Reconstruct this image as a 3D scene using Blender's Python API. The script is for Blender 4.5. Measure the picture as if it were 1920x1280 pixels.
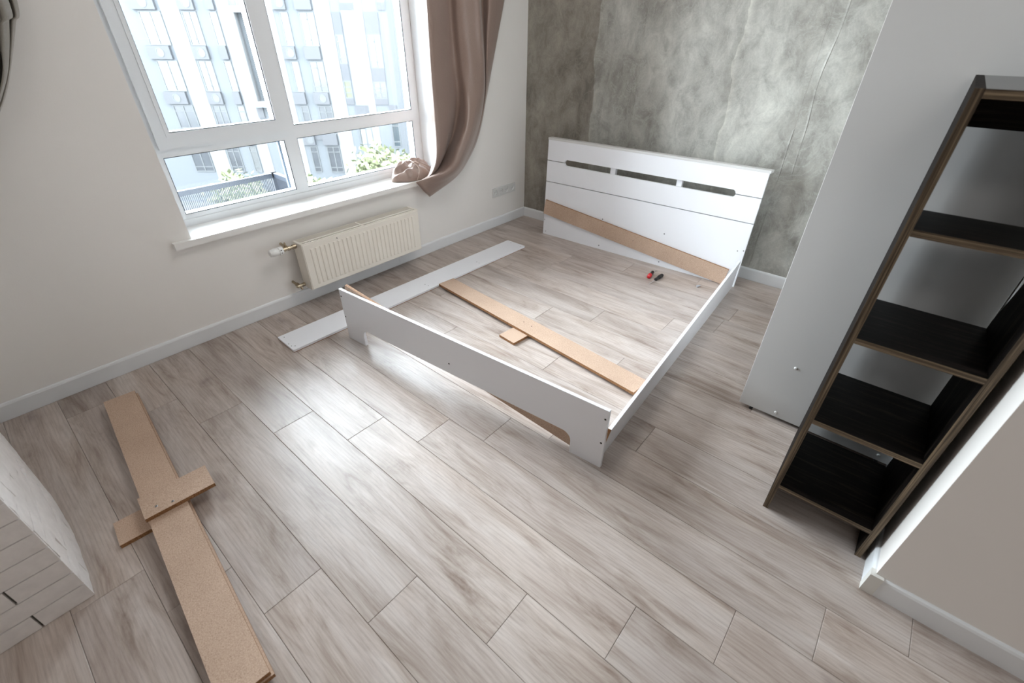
import bpy, bmesh, math, random
from mathutils import Vector, Matrix, noise

# ------------------------------------------------------------------ clean
for o in list(bpy.data.objects):
    bpy.data.objects.remove(o, do_unlink=True)
SC = bpy.context.scene
COL = SC.collection
PI = math.pi

# ------------------------------------------------------------------ camera
CAM_R = Vector((0.76114449, 0.64855209, 0.00626535))
CAM_D = Vector((0.36940439, -0.42555457, -0.82610151))
CAM_F = Vector((-0.53310361, 0.63109706, -0.5634865))
CAM_P = Vector((2.73320776, -3.40189637, 1.4856781))
cd = bpy.data.cameras.new('camera')
cam = bpy.data.objects.new('camera', cd)
COL.objects.link(cam)
m = Matrix((( CAM_R.x, -CAM_D.x, -CAM_F.x, CAM_P.x),
            ( CAM_R.y, -CAM_D.y, -CAM_F.y, CAM_P.y),
            ( CAM_R.z, -CAM_D.z, -CAM_F.z, CAM_P.z),
            (0, 0, 0, 1)))
cam.matrix_world = m
cd.sensor_width = 36.0
cd.lens = 852.874 / 1920 * 36.0
cd.clip_start = 0.02
cd.clip_end = 400
cd.dof.use_dof = True
cd.dof.focus_distance = 2.5
cd.dof.aperture_fstop = 2.8
SC.camera = cam

# ------------------------------------------------------------------ sky, light, exposure
W = bpy.data.worlds.new('sky')
SC.world = W
W.use_nodes = True
bg = W.node_tree.nodes['Background']
bg.inputs[0].default_value = (0.86, 0.935, 1.0, 1)
bg.inputs[1].default_value = 8.6

def portal(name, loc, rot, sx, sy):
    l = bpy.data.lights.new(name, 'AREA')
    l.shape = 'RECTANGLE'
    l.size = sx
    l.size_y = sy
    l.cycles.is_portal = True
    o = bpy.data.objects.new(name, l)
    o.location = loc
    o.rotation_euler = rot
    COL.objects.link(o)
portal('window_portal', (-0.32, -1.88, 1.45), (0, -PI / 2, 0), 1.75, 1.78)

def fill_light(loc, watts, size):  # added soft fill at ceiling height, out of view, lifts the shaded side
    l = bpy.data.lights.new('fill_light', 'AREA')
    l.shape = 'DISK'
    l.size = size
    l.energy = watts
    l.color = (1.0, 0.97, 0.935)
    o = bpy.data.objects.new('fill_light', l)
    o.location = loc
    COL.objects.link(o)
fill_light((1.5, -1.6, 2.70), 4.2, 1.0)
fill_light((3.5, -4.6, 2.70), 4.0, 0.7)

vs = SC.view_settings
vs.view_transform = 'Standard'
vs.look = 'None'
vs.gamma = 1.0
vs.use_curve_mapping = False
vs.exposure = 2.0

# ------------------------------------------------------------------ helpers
def empty(name, loc=(0, 0, 0)):
    o = bpy.data.objects.new(name, None)
    o.empty_display_size = 0.1
    o.location = loc
    COL.objects.link(o)
    return o

def thing(name, label, cat, loc, group=None):
    o = empty(name, loc)
    o['label'] = label
    o['category'] = cat
    if group:
        o['group'] = group
    return o

def tag(o, label, cat, group=None):
    o['label'] = label
    o['category'] = cat
    if group:
        o['group'] = group
    return o

def root_loc(p):
    v = Vector((0, 0, 0))
    while p is not None:
        v = v + p.location
        p = p.parent
    return v

def obj(name, bm, mat, parent=None, smooth=False, origin=None):
    """link a bmesh written in world coordinates as ONE mesh object"""
    bmesh.ops.recalc_face_normals(bm, faces=bm.faces[:])
    me = bpy.data.meshes.new(name)
    bm.to_mesh(me)
    bm.free()
    mats = mat if isinstance(mat, (list, tuple)) else [mat]
    for mt in mats:
        me.materials.append(mt)
    if smooth:
        for p in me.polygons:
            p.use_smooth = True
    o = bpy.data.objects.new(name, me)
    COL.objects.link(o)
    off = root_loc(parent) if parent is not None else Vector((0, 0, 0))
    org = Vector(origin) if origin is not None else off
    me.transform(Matrix.Translation(-org))
    if parent is not None:
        o.parent = parent
    o.location = org - off
    return o

def B():
    return bmesh.new()

def hexa(bm, P, mi=0):
    """8 points: 4 of the lower ring, then 4 of the upper ring"""
    v = [bm.verts.new(p) for p in P]
    fs = []
    for f in ((3, 2, 1, 0), (4, 5, 6, 7), (0, 1, 5, 4), (1, 2, 6, 5), (2, 3, 7, 6), (3, 0, 4, 7)):
        a = bm.faces.new([v[i] for i in f])
        a.material_index = mi
        fs.append(a)
    return v, fs

def box(bm, x0, x1, y0, y1, z0, z1, mi=0):
    return hexa(bm, [(x0, y0, z0), (x1, y0, z0), (x1, y1, z0), (x0, y1, z0),
                     (x0, y0, z1), (x1, y0, z1), (x1, y1, z1), (x0, y1, z1)], mi)

def obox(bm, o, ex, ey, ez, mi=0):
    o, ex, ey, ez = Vector(o), Vector(ex), Vector(ey), Vector(ez)
    return hexa(bm, [o, o + ex, o + ex + ey, o + ey, o + ez, o + ex + ez, o + ex + ey + ez, o + ey + ez], mi)

def bevel(bm, w, seg=2):
    bmesh.ops.bevel(bm, geom=bm.edges[:], offset=w, segments=seg, affect='EDGES', profile=0.5)
    return bm

def prism(bm, pts, ext):
    """polygon (list of 3d points) extruded along ext"""
    ext = Vector(ext)
    a = [bm.verts.new(p) for p in pts]
    b = [bm.verts.new(Vector(p) + ext) for p in pts]
    bm.faces.new(a)
    bm.faces.new(b[::-1])
    n = len(a)
    for i in range(n):
        bm.faces.new((a[i], b[i], b[(i + 1) % n], a[(i + 1) % n]))

def frame_of(d):
    d = Vector(d).normalized()
    h = Vector((0, 0, 1)) if abs(d.z) < 0.9 else Vector((1, 0, 0))
    a = d.cross(h).normalized()
    return a, d.cross(a).normalized(), d

def lathe(bm, o, d, prof, n=20, mi=0):
    """profile [(distance along d, radius)]"""
    a, b, d = frame_of(d)
    o = Vector(o)
    rings = []
    for t, r in prof:
        if r < 1e-6:
            rings.append([bm.verts.new(o + d * t)])
        else:
            rings.append([bm.verts.new(o + d * t + (a * math.cos(2 * PI * i / n) + b * math.sin(2 * PI * i / n)) * r)
                          for i in range(n)])
    for r0, r1 in zip(rings, rings[1:]):
        for i in range(n):
            j = (i + 1) % n
            if len(r0) == 1 and len(r1) == 1:
                continue
            if len(r0) == 1:
                f = bm.faces.new((r0[0], r1[i], r1[j]))
            elif len(r1) == 1:
                f = bm.faces.new((r0[i], r1[0], r0[j]))
            else:
                f = bm.faces.new((r0[i], r1[i], r1[j], r0[j]))
            f.material_index = mi
    for r in (rings[0], rings[-1]):
        if len(r) > 2:
            f = bm.faces.new(r)
            f.material_index = mi

def tube(bm, pts, r, n=8, mi=0):
    pts = [Vector(p) for p in pts]
    rings = []
    up = None
    for i, p in enumerate(pts):
        d = (pts[min(i + 1, len(pts) - 1)] - pts[max(i - 1, 0)]).normalized()
        if up is None:
            a, b, _ = frame_of(d)
        else:
            a = (up - d * up.dot(d)).normalized()
            b = d.cross(a)
        up = a
        rr = r[i] if isinstance(r, (list, tuple)) else r
        rings.append([bm.verts.new(p + (a * math.cos(2 * PI * k / n) + b * math.sin(2 * PI * k / n)) * rr) for k in range(n)])
    for r0, r1 in zip(rings, rings[1:]):
        for k in range(n):
            f = bm.faces.new((r0[k], r0[(k + 1) % n], r1[(k + 1) % n], r1[k]))
            f.material_index = mi
    bm.faces.new(rings[0])
    bm.faces.new(rings[-1])

def disc_stud(bm, o, d, r, h, n=10):
    lathe(bm, o, d, [(-0.0005, r), (h, r)], n)

def dark_hole(parent, o, d, r=0.0035, name='bolt_hole', mat=None, h=0.0006):
    bm = B()
    disc_stud(bm, o, d, r, h)
    return obj(name, bm, mat or M['hole'], parent)

# ------------------------------------------------------------------ materials
M = {}

def nodes(name):
    mt = bpy.data.materials.new(name)
    mt.use_nodes = True
    nt = mt.node_tree
    return mt, nt, nt.nodes['Principled BSDF']

def lin(r, g, b):
    f = lambda c: (c / 255 / 12.92) if c / 255 <= 0.04045 else ((c / 255 + 0.055) / 1.055) ** 2.4
    return (f(r), f(g), f(b), 1)

def plain(key, col, rough=0.5, metal=0.0, spec=0.5, bump=0.0, bscale=200.0, vary=0.0, vscale=6.0):
    mt, nt, p = nodes(key)
    p.inputs['Base Color'].default_value = col
    p.inputs['Roughness'].default_value = rough
    p.inputs['Metallic'].default_value = metal
    p.inputs['Specular IOR Level'].default_value = spec
    tc = nt.nodes.new('ShaderNodeTexCoord')
    if vary > 0:
        n = nt.nodes.new('ShaderNodeTexNoise')
        n.inputs['Scale'].default_value = vscale
        n.inputs['Detail'].default_value = 5
        nt.links.new(tc.outputs['Object'], n.inputs['Vector'])
        r = nt.nodes.new('ShaderNodeValToRGB')
        r.color_ramp.elements[0].position = 0.3
        r.color_ramp.elements[1].position = 0.7
        r.color_ramp.elements[0].color = tuple(c * (1 - vary) for c in col[:3]) + (1,)
        r.color_ramp.elements[1].color = tuple(min(1, c * (1 + vary)) for c in col[:3]) + (1,)
        nt.links.new(n.outputs['Fac'], r.inputs['Fac'])
        nt.links.new(r.outputs['Color'], p.inputs['Base Color'])
    if bump > 0:
        n2 = nt.nodes.new('ShaderNodeTexNoise')
        n2.inputs['Scale'].default_value = bscale
        n2.inputs['Detail'].default_value = 4
        nt.links.new(tc.outputs['Object'], n2.inputs['Vector'])
        bn = nt.nodes.new('ShaderNodeBump')
        bn.inputs['Strength'].default_value = bump
        bn.inputs['Distance'].default_value = 0.002
        nt.links.new(n2.outputs['Fac'], bn.inputs['Height'])
        nt.links.new(bn.outputs['Normal'], p.inputs['Normal'])
    M[key] = mt
    return mt

def ramp(nt, stops, interp='LINEAR'):
    r = nt.nodes.new('ShaderNodeValToRGB')
    r.color_ramp.interpolation = interp
    e = r.color_ramp.elements
    while len(e) < len(stops):
        e.new(0.5)
    for i, (pos, c) in enumerate(stops):
        e[i].position = pos
        e[i].color = c if len(c) == 4 else (*c, 1)
    return r

def math_node(nt, op, a, b=None):
    n = nt.nodes.new('ShaderNodeMath')
    n.operation = op
    for i, v in enumerate((a, b)):
        if v is None:
            continue
        if isinstance(v, (int, float)):
            n.inputs[i].default_value = v
        else:
            nt.links.new(v, n.inputs[i])
    return n.outputs[0]

def mix_rgb(nt, mode, fac, a, b):
    n = nt.nodes.new('ShaderNodeMix')
    n.data_type = 'RGBA'
    n.blend_type = mode
    for key, v in (('Factor', fac), ('A', a), ('B', b)):
        sock = [s for s in n.inputs if s.name == key and (s.type == ('VALUE' if key == 'Factor' else 'RGBA'))][0]
        if isinstance(v, (int, float, tuple)):
            sock.default_value = v
        else:
            nt.links.new(v, sock)
    return [s for s in n.outputs if s.type == 'RGBA'][0]

def noise_node(nt, vec, scale, detail=4, rough=0.5, dist=0.0):
    n = nt.nodes.new('ShaderNodeTexNoise')
    n.inputs['Scale'].default_value = scale
    n.inputs['Detail'].default_value = detail
    n.inputs['Roughness'].default_value = rough
    n.inputs['Distortion'].default_value = dist
    nt.links.new(vec, n.inputs['Vector'])
    return n.outputs['Fac']

def mapping(nt, vec, scale=(1, 1, 1), loc=None):
    mp = nt.nodes.new('ShaderNodeMapping')
    mp.inputs['Scale'].default_value = scale
    if loc is not None:
        mp.inputs['Location'].default_value = loc
    nt.links.new(vec, mp.inputs['Vector'])
    return mp.outputs['Vector']

# --- laminate floor
def make_floor_mat():
    mt, nt, p = nodes('oak_laminate')
    tc = nt.nodes.new('ShaderNodeTexCoord')
    oi = nt.nodes.new('ShaderNodeObjectInfo')
    cb = nt.nodes.new('ShaderNodeCombineXYZ')
    nt.links.new(math_node(nt, 'MULTIPLY', oi.outputs['Random'], 53.0), cb.inputs[0])
    nt.links.new(math_node(nt, 'MULTIPLY', oi.outputs['Random'], 17.0), cb.inputs[1])
    va = nt.nodes.new('ShaderNodeVectorMath')
    nt.links.new(tc.outputs['Object'], va.inputs[0])
    nt.links.new(cb.outputs[0], va.inputs[1])
    v = va.outputs[0]
    streak = noise_node(nt, mapping(nt, v, (1.5, 9.0, 1)), 1.5, 10, 0.66, 0.9)
    grain = noise_node(nt, mapping(nt, v, (9.0, 210.0, 1)), 1.0, 6, 0.7, 0.3)
    big = noise_node(nt, mapping(nt, v, (1.5, 5.0, 1)), 1.0, 3, 0.5, 0.4)
    wv = nt.nodes.new('ShaderNodeTexWave')
    wv.wave_type = 'BANDS'
    wv.bands_direction = 'Y'
    wv.inputs['Scale'].default_value = 9.0
    wv.inputs['Distortion'].default_value = 16.0
    wv.inputs['Detail'].default_value = 3.0
    wv.inputs['Detail Scale'].default_value = 0.35
    nt.links.new(mapping(nt, v, (0.45, 2.4, 1)), wv.inputs['Vector'])
    r1 = ramp(nt, [(0.28, lin(137, 119, 108)), (0.42, lin(174, 161, 152)), (0.55, lin(191, 180, 173)), (0.74, lin(205, 197, 192))])
    nt.links.new(streak, r1.inputs['Fac'])
    r2 = ramp(nt, [(0.34, (0.80, 0.79, 0.78)), (0.52, (1.0, 1.0, 1.0)), (0.75, (1.06, 1.06, 1.06))])
    nt.links.new(grain, r2.inputs['Fac'])
    c = mix_rgb(nt, 'MULTIPLY', 0.75, r1.outputs['Color'], r2.outputs['Color'])
    r3 = ramp(nt, [(0.30, (0.80, 0.77, 0.76)), (0.5, (1, 1, 1)), (0.72, (1.07, 1.05, 1.03))])
    nt.links.new(big, r3.inputs['Fac'])
    c = mix_rgb(nt, 'MULTIPLY', 0.8, c, r3.outputs['Color'])
    r4 = ramp(nt, [(0.0, (0.84, 0.82, 0.81)), (0.35, (1, 1, 1)), (1.0, (1.03, 1.03, 1.03))])
    nt.links.new(wv.outputs['Fac'], r4.inputs['Fac'])
    c = mix_rgb(nt, 'MULTIPLY', 0.55, c, r4.outputs['Color'])
    # knots: small smudged spots
    vo = nt.nodes.new('ShaderNodeTexVoronoi')
    vo.inputs['Scale'].default_value = 1.0
    nz = nt.nodes.new('ShaderNodeTexNoise')
    nz.inputs['Scale'].default_value = 9.0
    nz.inputs['Detail'].default_value = 4
    nt.links.new(v, nz.inputs['Vector'])
    vm = nt.nodes.new('ShaderNodeVectorMath')
    vm.operation = 'SCALE'
    vm.inputs['Scale'].default_value = 0.45
    nt.links.new(nz.outputs['Color'], vm.inputs[0])
    vadd = nt.nodes.new('ShaderNodeVectorMath')
    nt.links.new(mapping(nt, v, (1.25, 3.6, 1)), vadd.inputs[0])
    nt.links.new(vm.outputs[0], vadd.inputs[1])
    nt.links.new(vadd.outputs[0], vo.inputs['Vector'])
    rk = ramp(nt, [(0.0, (0.45, 0.41, 0.40)), (0.06, (0.66, 0.62, 0.61)), (0.13, (0.86, 0.84, 0.83)), (0.26, (1, 1, 1))])
    nt.links.new(vo.outputs['Distance'], rk.inputs['Fac'])
    c = mix_rgb(nt, 'MULTIPLY', 0.8, c, rk.outputs['Color'])
    rr = ramp(nt, [(0, (0.93, 0.93, 0.93)), (1, (1.06, 1.05, 1.04))])
    nt.links.new(oi.outputs['Random'], rr.inputs['Fac'])
    c = mix_rgb(nt, 'MULTIPLY', 1.0, c, rr.outputs['Color'])
    nt.links.new(c, p.inputs['Base Color'])
    p.inputs['Roughness'].default_value = 0.33
    p.inputs['Specular IOR Level'].default_value = 0.5
    bn = nt.nodes.new('ShaderNodeBump')
    bn.inputs['Strength'].default_value = 0.12
    bn.inputs['Distance'].default_value = 0.001
    nt.links.new(grain, bn.inputs['Height'])
    nt.links.new(bn.outputs['Normal'], p.inputs['Normal'])
    M['floor'] = mt
make_floor_mat()

# --- chipboard
def make_chip(key, a, b, c_, d):
    mt, nt, p = nodes(key)
    tc = nt.nodes.new('ShaderNodeTexCoord')
    n1 = noise_node(nt, tc.outputs['Object'], 260.0, 5, 0.75)
    n2 = noise_node(nt, tc.outputs['Object'], 7.0, 3, 0.5)
    r = ramp(nt, [(0.30, a), (0.46, b), (0.58, c_), (0.74, d)])
    nt.links.new(n1, r.inputs['Fac'])
    r2 = ramp(nt, [(0.3, (0.93, 0.92, 0.91)), (0.7, (1.05, 1.05, 1.05))])
    nt.links.new(n2, r2.inputs['Fac'])
    nt.links.new(mix_rgb(nt, 'MULTIPLY', 1.0, r.outputs['Color'], r2.outputs['Color']), p.inputs['Base Color'])
    p.inputs['Roughness'].default_value = 0.62
    p.inputs['Specular IOR Level'].default_value = 0.3
    bn = nt.nodes.new('ShaderNodeBump')
    bn.inputs['Strength'].default_value = 0.25
    bn.inputs['Distance'].default_value = 0.0008
    nt.links.new(n1, bn.inputs['Height'])
    nt.links.new(bn.outputs['Normal'], p.inputs['Normal'])
    M[key] = mt
make_chip('chip', lin(150, 122, 102), lin(189, 162, 141), lin(200, 174, 154), lin(220, 198, 180))
make_chip('chip_edge', lin(88, 58, 34), lin(140, 100, 66), lin(168, 126, 88), lin(196, 158, 118))

# --- concrete-look wallpaper
def make_wallpaper():
    mt, nt, p = nodes('concrete_wallpaper')
    tc = nt.nodes.new('ShaderNodeTexCoord')
    v = tc.outputs['Object']
    a = noise_node(nt, mapping(nt, v, (1.0, 1, 0.55)), 2.6, 8, 0.62, 0.5)
    b = noise_node(nt, mapping(nt, v, (1.0, 1, 0.7)), 9.0, 8, 0.7, 0.8)
    f = noise_node(nt, v, 90.0, 4, 0.7)
    r1 = ramp(nt, [(0.30, lin(126, 123, 116)), (0.45, lin(162, 160, 153)), (0.58, lin(184, 183, 176)), (0.72, lin(202, 201, 193))])
    nt.links.new(a, r1.inputs['Fac'])
    r2 = ramp(nt, [(0.34, (0.70, 0.69, 0.68)), (0.5, (1, 1, 1)), (0.64, (1.2, 1.2, 1.19))])
    nt.links.new(b, r2.inputs['Fac'])
    c = mix_rgb(nt, 'MULTIPLY', 0.85, r1.outputs['Color'], r2.outputs['Color'])
    # pale scratchy veins
    vn = noise_node(nt, mapping(nt, v, (1, 1, 0.8)), 6.0, 9, 0.62, 1.6)
    d = math_node(nt, 'ABSOLUTE', math_node(nt, 'SUBTRACT', vn, 0.5))
    rv = ramp(nt, [(0.0, (1, 1, 1)), (0.012, (0.25, 0.25, 0.25)), (0.03, (0, 0, 0))])
    nt.links.new(d, rv.inputs['Fac'])
    c = mix_rgb(nt, 'MIX', math_node(nt, 'MULTIPLY', rv.outputs['Color'], 0.34), c, lin(196, 198, 190))
    r3 = ramp(nt, [(0.35, (0.93, 0.93, 0.93)), (0.65, (1.05, 1.05, 1.05))])
    nt.links.new(f, r3.inputs['Fac'])
    c = mix_rgb(nt, 'MULTIPLY', 1.0, c, r3.outputs['Color'])
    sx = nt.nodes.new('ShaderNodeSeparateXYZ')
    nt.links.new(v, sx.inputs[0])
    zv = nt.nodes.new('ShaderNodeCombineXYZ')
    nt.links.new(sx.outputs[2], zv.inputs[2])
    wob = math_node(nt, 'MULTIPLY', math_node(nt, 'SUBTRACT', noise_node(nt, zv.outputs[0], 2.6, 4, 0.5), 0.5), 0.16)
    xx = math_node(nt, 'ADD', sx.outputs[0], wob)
    rl_ = ramp(nt, [(0.0, (0.74, 0.69, 0.65)), (0.640, (0.74, 0.69, 0.65)), (0.648, (1.13, 1.13, 1.12)), (0.70, (1, 1, 1))])  # left strip browner and darker: printed tone with some curtain shadow painted in
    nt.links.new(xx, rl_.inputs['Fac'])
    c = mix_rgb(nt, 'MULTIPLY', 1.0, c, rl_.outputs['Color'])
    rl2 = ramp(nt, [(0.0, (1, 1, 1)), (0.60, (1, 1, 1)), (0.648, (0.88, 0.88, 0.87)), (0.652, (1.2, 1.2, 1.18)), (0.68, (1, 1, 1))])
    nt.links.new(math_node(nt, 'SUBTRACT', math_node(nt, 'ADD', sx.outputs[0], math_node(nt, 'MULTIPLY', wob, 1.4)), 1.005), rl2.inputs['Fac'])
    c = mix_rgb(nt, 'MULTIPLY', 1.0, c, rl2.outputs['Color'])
    nt.links.new(c, p.inputs['Base Color'])
    p.inputs['Roughness'].default_value = 0.5
    p.inputs['Specular IOR Level'].default_value = 0.4
    bn = nt.nodes.new('ShaderNodeBump')
    bn.inputs['Strength'].default_value = 0.25
    bn.inputs['Distance'].default_value = 0.002
    nt.links.new(b, bn.inputs['Height'])
    nt.links.new(bn.outputs['Normal'], p.inputs['Normal'])
    M['wallpaper'] = mt
make_wallpaper()

# --- dark wenge laminate
def make_wenge(key, stops, sc, rough, spec=0.3):
    mt, nt, p = nodes(key)
    tc = nt.nodes.new('ShaderNodeTexCoord')
    g = noise_node(nt, mapping(nt, tc.outputs['Object'], sc), 1.0, 5, 0.65, 0.2)
    r = ramp(nt, stops)
    nt.links.new(g, r.inputs['Fac'])
    nt.links.new(r.outputs['Color'], p.inputs['Base Color'])
    p.inputs['Roughness'].default_value = rough
    p.inputs['Specular IOR Level'].default_value = spec
    M[key] = mt
WS = [(0.36, lin(8, 6, 6)), (0.52, lin(22, 18, 16)), (0.70, lin(62, 53, 48))]
make_wenge('wenge_shelf', WS, (6, 90, 90), 0.45)
make_wenge('wenge_side', WS, (90, 90, 5), 0.65, 0.06)
make_wenge('wenge_top', WS, (6, 90, 90), 0.2)
ES = [(0.36, lin(50, 40, 32)), (0.5, lin(92, 78, 62)), (0.66, lin(140, 122, 98))]
make_wenge('wenge_edge_h', ES, (3, 200, 260), 0.5)
make_wenge('wenge_edge_v', ES, (260, 200, 3), 0.5)

plain('white_wall', lin(243, 240, 236), 0.75, bump=0.10, bscale=160)
plain('reveal', lin(240, 240, 240), 0.6)
plain('far_wall', lin(196, 186, 178), 0.8)
plain('ceiling', lin(246, 245, 243), 0.8)
plain('rear_wall', lin(240, 235, 230), 0.8)
plain('base_white', lin(234, 236, 238), 0.42)
plain('base_cap', lin(224, 222, 216), 0.4)
plain('laminate', lin(240, 241, 245), 0.32)
plain('laminate_grey', lin(214, 213, 211), 0.38)
plain('pvc', lin(232, 234, 236), 0.3)
plain('pvc_dark', lin(70, 82, 96), 0.45)
plain('gasket', lin(38, 40, 48), 0.6)
plain('sill', lin(244, 243, 240), 0.28)
plain('radiator', lin(238, 232, 221), 0.35)
plain('rad_inside', lin(90, 88, 82), 0.6)
plain('nickel', lin(176, 162, 140), 0.32, metal=0.9, vary=0.15, vscale=40)
plain('plastic_white', lin(240, 240, 238), 0.35)
plain('black_plastic', lin(22, 22, 24), 0.35)
plain('red_plastic', lin(200, 24, 34), 0.3)
plain('steel', lin(190, 192, 196), 0.28, metal=1.0)
plain('hole', lin(34, 28, 24), 0.8)
plain('socket', lin(226, 226, 224), 0.35)
plain('brick', lin(238, 234, 232), 0.85, bump=0.5, bscale=60, vary=0.05, vscale=30)
plain('mortar', lin(112, 112, 104), 0.9)
plain('facade', lin(41, 43, 46), 0.8)
plain('facade_pale', lin(49, 52, 55), 0.8)
plain('facade_white', lin(70, 71, 72), 0.8)
plain('facade_grey', lin(40, 41, 44), 0.8)
plain('ac_grey', lin(37, 38, 41), 0.7)
plain('far_frame', lin(44, 46, 47), 0.6)
plain('far_glass_teal', lin(18, 27, 31), 0.25, vary=0.25, vscale=0.8)
plain('far_glass_grey', lin(34, 36, 39), 0.25, vary=0.2, vscale=0.8)
plain('far_glass_pale', lin(54, 55, 55), 0.25, vary=0.12, vscale=0.8)
plain('far_glass_green', lin(39, 43, 19), 0.4, vary=0.3, vscale=2)
plain('leaf', lin(66, 72, 44), 0.8, vary=0.2, vscale=1.5)
plain('bark', lin(110, 96, 80), 0.9)
plain('street', lin(59, 59, 58), 0.9, vary=0.1, vscale=0.5)
plain('rail_metal', lin(23, 29, 39), 0.5)

def make_fabric(key, col, sheen=0.25, rough=0.42):
    mt, nt, p = nodes(key)
    tc = nt.nodes.new('ShaderNodeTexCoord')
    n = noise_node(nt, mapping(nt, tc.outputs['Object'], (500, 500, 160)), 1.0, 3)
    r = ramp(nt, [(0.35, tuple(c * 0.9 for c in col[:3])), (0.65, tuple(c * 1.08 for c in col[:3]))])
    nt.links.new(n, r.inputs['Fac'])
    nt.links.new(r.outputs['Color'], p.inputs['Base Color'])
    p.inputs['Roughness'].default_value = rough
    p.inputs['Sheen Weight'].default_value = sheen
    p.inputs['Sheen Roughness'].default_value = 0.4
    p.inputs['Specular IOR Level'].default_value = 0.55
    M[key] = mt
make_fabric('curtain', lin(152, 131, 121), 0.25, 0.30)
make_fabric('curtain_hem', lin(196, 178, 166))
make_fabric('curtain_grey', lin(128, 122, 112))

def make_glass():
    mt = bpy.data.materials.new('window_glass')
    mt.use_nodes = True
    nt = mt.node_tree
    nt.nodes.clear()
    out = nt.nodes.new('ShaderNodeOutputMaterial')
    mx = nt.nodes.new('ShaderNodeMixShader')
    tr = nt.nodes.new('ShaderNodeBsdfTransparent')
    tr.inputs[0].default_value = (0.96, 0.98, 0.985, 1)
    gl = nt.nodes.new('ShaderNodeBsdfGlossy')
    gl.inputs['Roughness'].default_value = 0.02
    fr = nt.nodes.new('ShaderNodeFresnel')
    fr.inputs['IOR'].default_value = 1.3
    nt.links.new(fr.outputs[0], mx.inputs[0])
    nt.links.new(tr.outputs[0], mx.inputs[1])
    nt.links.new(gl.outputs[0], mx.inputs[2])
    nt.links.new(mx.outputs[0], out.inputs[0])
    M['glass'] = mt
make_glass()

# ================================================================== THE SETTING
def structure(o):
    o['kind'] = 'structure'
    return o

# ---- floor: laminate planks along x, staggered joints
ROOM_Y0, ROOM_X1, CEIL = -6.6, 4.7, 2.75
fl = structure(empty('floor', (0, 0, 0)))
bm = B(); box(bm, -0.012, ROOM_X1, ROOM_Y0, 0.012, -0.10, -0.0095)
obj('underlay', bm, M['mortar'], fl)
PW, PL, Y0 = 0.192, 1.297, -3.3707
JOINT = {-1: 1.276, 0: 1.487, 1: 1.717, 2: 1.981, 3: 2.2925, 4: 2.577, 5: 2.819, 6: 3.0315, 7: 3.242,
         8: 2.270, 9: 1.624, 10: 1.90, 11: 1.27, 12: 1.55, 13: 1.931, 14: 0.88, 15: 2.2, 16: 1.35, 17: 0.55}
random.seed(5)
for row in range(-16, 19):
    ya = Y0 + (row - 1) * PW
    yb = min(ya + PW, -0.001)
    if yb - ya < 0.01:
        continue
    j = JOINT.get(row, random.uniform(0, PL))
    x = j % PL - PL
    while x < ROOM_X1:
        xa, xb = max(x, 0.0), min(x + PL, ROOM_X1)
        x += PL
        if xb - xa < 0.01:
            continue
        g, c, t = 0.0005, 0.0012, 0.0011
        bm = B()
        lo = [bm.verts.new(p) for p in ((xa + g, ya + g, -0.0095), (xb - g, ya + g, -0.0095), (xb - g, yb - g, -0.0095), (xa + g, yb - g, -0.0095))]
        mid = [bm.verts.new((v.co.x, v.co.y, -t)) for v in lo]
        q = g + c
        top = [bm.verts.new(p) for p in ((xa + q, ya + q, 0), (xb - q, ya + q, 0), (xb - q, yb - q, 0), (xa + q, yb - q, 0))]
        bm.faces.new(top)
        for r0, r1 in ((lo, mid), (mid, top)):
            for i in range(4):
                k = (i + 1) % 4
                bm.faces.new((r0[i], r0[k], r1[k], r1[i]))
        obj('plank', bm, M['floor'], fl, origin=(xa, ya, 0))

# ---- left wall with the window opening
WX0, WX1 = -0.36, -0.012
OY0, OY1, OZ0, OZ1 = -2.761, -1.003, 0.548, 2.33
bm = B()
for (a, b, c, d) in ((ROOM_Y0, OY0, 0, CEIL), (OY1, 0.25, 0, CEIL),
                     (OY0, OY1, 0, OZ0), (OY0, OY1, OZ1, CEIL)):
    box(bm, WX0, WX1, a, b, c - 0.1, d)
structure(obj('wall_left', bm, M['white_wall']))
# plaster reveals
bm = B()
box(bm, -0.205, -0.0125, OY1 - 0.002, OY1 + 0.004, OZ0, OZ1)
box(bm, -0.205, -0.0125, OY0 - 0.004, OY0 + 0.002, OZ0, OZ1)
box(bm, -0.205, -0.0125, OY0, OY1, OZ1 - 0.002, OZ1 + 0.004)
structure(obj('trim_1', bm, M['reveal']))

# ---- back wall: wallpaper strips over a plain wall
wb = structure(empty('wall_back', (0, 0.012, 0)))
bm = B(); box(bm, -0.012, ROOM_X1, 0.014, 0.25, -0.1, CEIL)
obj('masonry', bm, M['white_wall'], wb)
seams = [-0.012, 1.003, 2.087, 3.16, 4.23, ROOM_X1]
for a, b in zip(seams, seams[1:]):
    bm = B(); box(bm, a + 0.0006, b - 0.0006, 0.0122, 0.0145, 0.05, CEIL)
    obj('wallpaper_strip', bm, M['wallpaper'], wb)
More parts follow.
